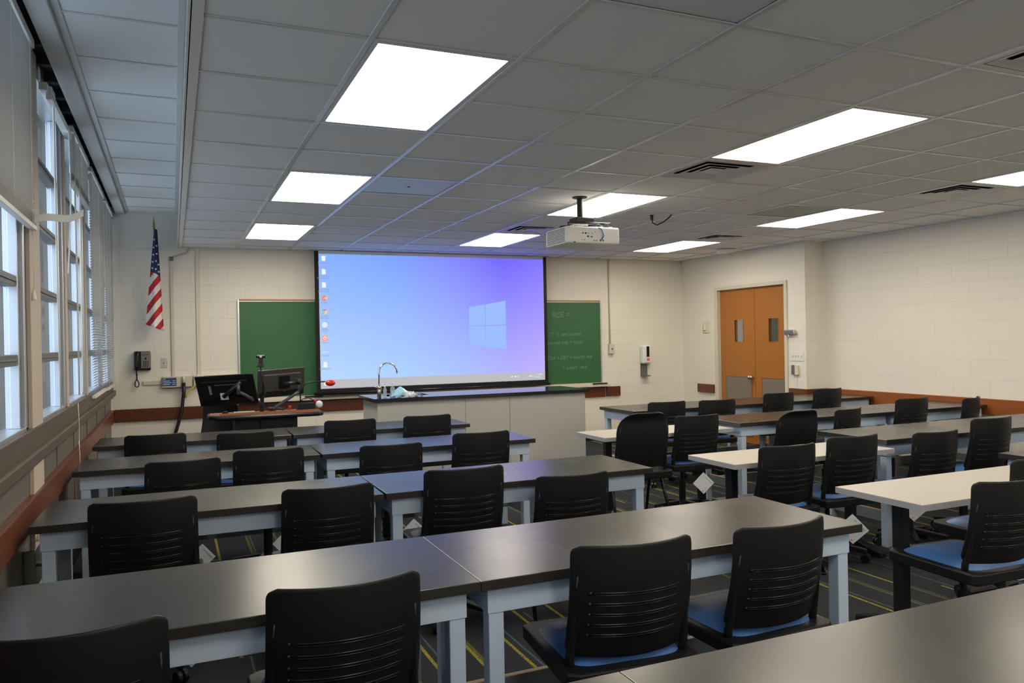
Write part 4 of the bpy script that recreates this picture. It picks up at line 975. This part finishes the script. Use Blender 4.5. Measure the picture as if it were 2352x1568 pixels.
# list: back centre x, back y, top height, kind, turn, label
g1, g2 = 'black-backed classroom chairs left of the aisle', 'black-backed classroom chairs right of the aisle'
chairs = [
 (-.235, 2.06, .815, 's', .0, 'black-backed swivel chair at the bottom left corner of the photo', g1),
 (.425, 2.10, .825, 's', .0, 'black-backed swivel chair at the bottom centre, second from the left in the nearest row', g1),
 (1.33, 2.06, .835, 's', -.10, 'black-backed swivel chair with a blue seat, second from the aisle in the nearest row', g1),
 (1.96, 2.10, .815, 's', .04, 'black-backed swivel chair showing its blue seat, nearest the aisle in the nearest row', g1),
 (-.125, 3.62, .825, 's', -.03, 'black-backed swivel chair by the windows in the second row of chairs', g1),
 (.655, 3.62, .81, 's', -.03, 'black-backed swivel chair second from the windows in the second row of chairs', g1),
 (1.34, 3.65, .835, 's', -.03, 'taller black-backed swivel chair with a paper tag, third in the second row of chairs', g1),
 (1.92, 3.58, .765, 'f', -.05, 'low black four-legged chair at the aisle end of the second row of chairs', g1),
 (.04, 5.02, .79, 's', .08, 'low black-backed chair by the windows in the third row of chairs', g1),
 (.54, 5.02, .82, 's', -.04, 'black-backed chair second from the windows in the third row of chairs', g1),
 (1.335, 5.06, .79, 's', -.06, 'black-backed chair third from the windows in the third row of chairs', g1),
 (1.965, 5.02, .835, 's', -.02, 'black-backed chair at the aisle end of the third row of chairs', g1),
 (-.13, 6.36, .815, 's', -.03, 'black-backed chair by the windows in the farthest left row', g1),
 (.51, 6.36, .79, 's', -.03, 'black-backed chair just in front of the podium in the farthest left row', g1),
 (1.33, 6.36, .84, 's', -.03, 'black-backed chair in front of the island left end, farthest left row', g1),
 (1.99, 6.36, .84, 's', 0, 'black-backed chair at the aisle end of the farthest left row', g1),
 (4.42, 6.32, .84, 's', -.06, 'black-backed chair left-most at the farthest right-hand table', g2),
 (5.03, 6.32, .83, 's', -.10, 'black-backed chair second at the farthest right-hand table, below the door', g2),
 (5.82, 6.32, .865, 's', .04, 'black-backed chair third at the farthest right-hand table', g2),
 (6.50, 6.32, .88, 's', .04, 'black-backed chair nearest the wall at the farthest right-hand table', g2),
 (3.86, 5.10, .84, 's', -.02, 'black-backed swivel chair right of the round-shouldered one at the farthest white table', g2),
 (5.33, 4.96, .825, 's', .25, 'black-backed chair turned slightly, right of the padded chair at the second farthest right-hand table', g2),
 (6.11, 4.95, .88, 's', .02, 'black-backed chair with gleaming slots at the second farthest right-hand table', g2),
 (6.86, 4.95, .85, 's', .35, 'black-backed chair nearest the orange wall rail, turned toward the window side', g2),
 (3.40, 3.60, .81, 'f', -.05, 'black four-legged chair with a blue seat at the middle white table', g2),
 (3.93, 3.60, .83, 's', -.02, 'black-backed swivel chair with a blue seat at the end of the middle white table', g2),
 (4.68, 3.60, .81, 's', -.02, 'black-backed chair at the right-hand table behind the nearest white table', g2),
 (5.24, 3.60, .87, 's', 0, 'tall black-backed chair near the right edge of the photo', g2),
 (3.33, 2.20, .83, 's', -.05, 'black-backed swivel chair with a large blue seat at the nearest white table', g2),
 (4.02, 2.50, .83, 's', -.02, 'black-backed chair barely visible at the right edge behind the nearest aisle chair', g2),
]
proto = {}
def place(x, y, zt, kd, rz, label, grp, rounded=False):
    key = (kd, rounded)
    if key not in proto: proto[key] = make_chair('swivel' if kd == 's' else 'four', rounded, label); o = proto[key]
    else: o = dup(proto[key], label, (0, 0, 0))
    # height is adjusted through the seat post: the upper parts move, the base stays
    dz = zt-.815
    o.location = (x+math.sin(rz)*(-.055)*-1, y+.055, 0); o.rotation_euler = (0, 0, rz); o['group'] = grp; o['label'] = label
    for ch in o.children:
        n = ch.name.split('.')[0]
        if kd == 's' and n in ('seat_shell', 'seat_cushion', 'backrest', 'back_upright', 'mechanism', 'lever'): ch.location.z = dz
        if kd == 's' and n == 'gas_column': ch.scale.z = (SHT+dz)/SHT
        if kd == 'f': ch.scale.z = zt/.815
    return o
SHT = .43
for c in chairs: place(*c)
place(3.19, 4.85, .918, 'f', -.10, 'round-shouldered black four-legged chair at the aisle by the farthest white table', 'round-shouldered black chairs', True)
place(4.80, 4.98, .84, 's', -.06, 'round-shouldered black swivel chair at the second farthest right-hand table', 'round-shouldered black chairs', True)
place(.43, 8.95, .83, 's', PI*.80, 'black chair with a blue seat behind the left of the podium', 'chairs behind the podium')

# paper tags hanging under the chairs
def paper_tag(label, loc, rz, s=.12, drop=.0):
    t = thing('hanging_tag', label, 'tag', loc, rz, 'paper tags hanging from chair seats')
    h = s*.7071; z0 = -drop
    MB().prism([(0, z0), (h, z0-h), (0, z0-2*h), (-h, z0-h)], 'y', -.002, .002).obj('card', 'paper', t)
    m = MB(); d = Vector((1, 0, -1)).normalized()
    for a, b in ((.018, .032), (.037, .058), (.063, .10)):
        p, q = Vector((0, -.003, z0-.022))+d*a*s/.13, Vector((0, -.003, z0-.022))+d*b*s/.13; o_ = Vector((-.003, 0, -.003))
        m.quad(p, q, q+o_, p+o_)
    m.obj('printed_line', 'paperline', t)
    MB().box(-.012, -.003, -.003, -.002, z0-2*h+.022, z0-2*h+.027).obj('red_mark', 'red', t)
    MB().tube([(0, 0, z0-.008), (0, .001, .004)], .0012, 5).obj('string', 'blackm', t)
    return t
paper_tag('large white paper tag hanging from the chair at the farthest white table', (3.91, 5.15, .375), -.3, .125, .0)
paper_tag('white paper tag hanging in the aisle below the middle white table chairs', (3.79, 3.535, .40), -.95, .13, .03)
paper_tag('white paper tag hanging under the far side of the nearest white table', (4.52, 3.70, .365), -.7, .11)
paper_tag('white paper tag seen left of the taller chair in the second row of chairs', (1.48, 5.12, .35), -.3, .12, .08)
paper_tag('white paper tag corner beside the second chair of the second row', (.62, 5.04, .38), -.4, .11, .08)
paper_tag('white paper tag corner beside the window-side chair of the second row', (.14, 5.04, .35), -.4, .11, .07)
paper_tag('white paper tag corner right of the chair in the bottom left corner', (.05, 3.68, .385), -.2, .11, .16)
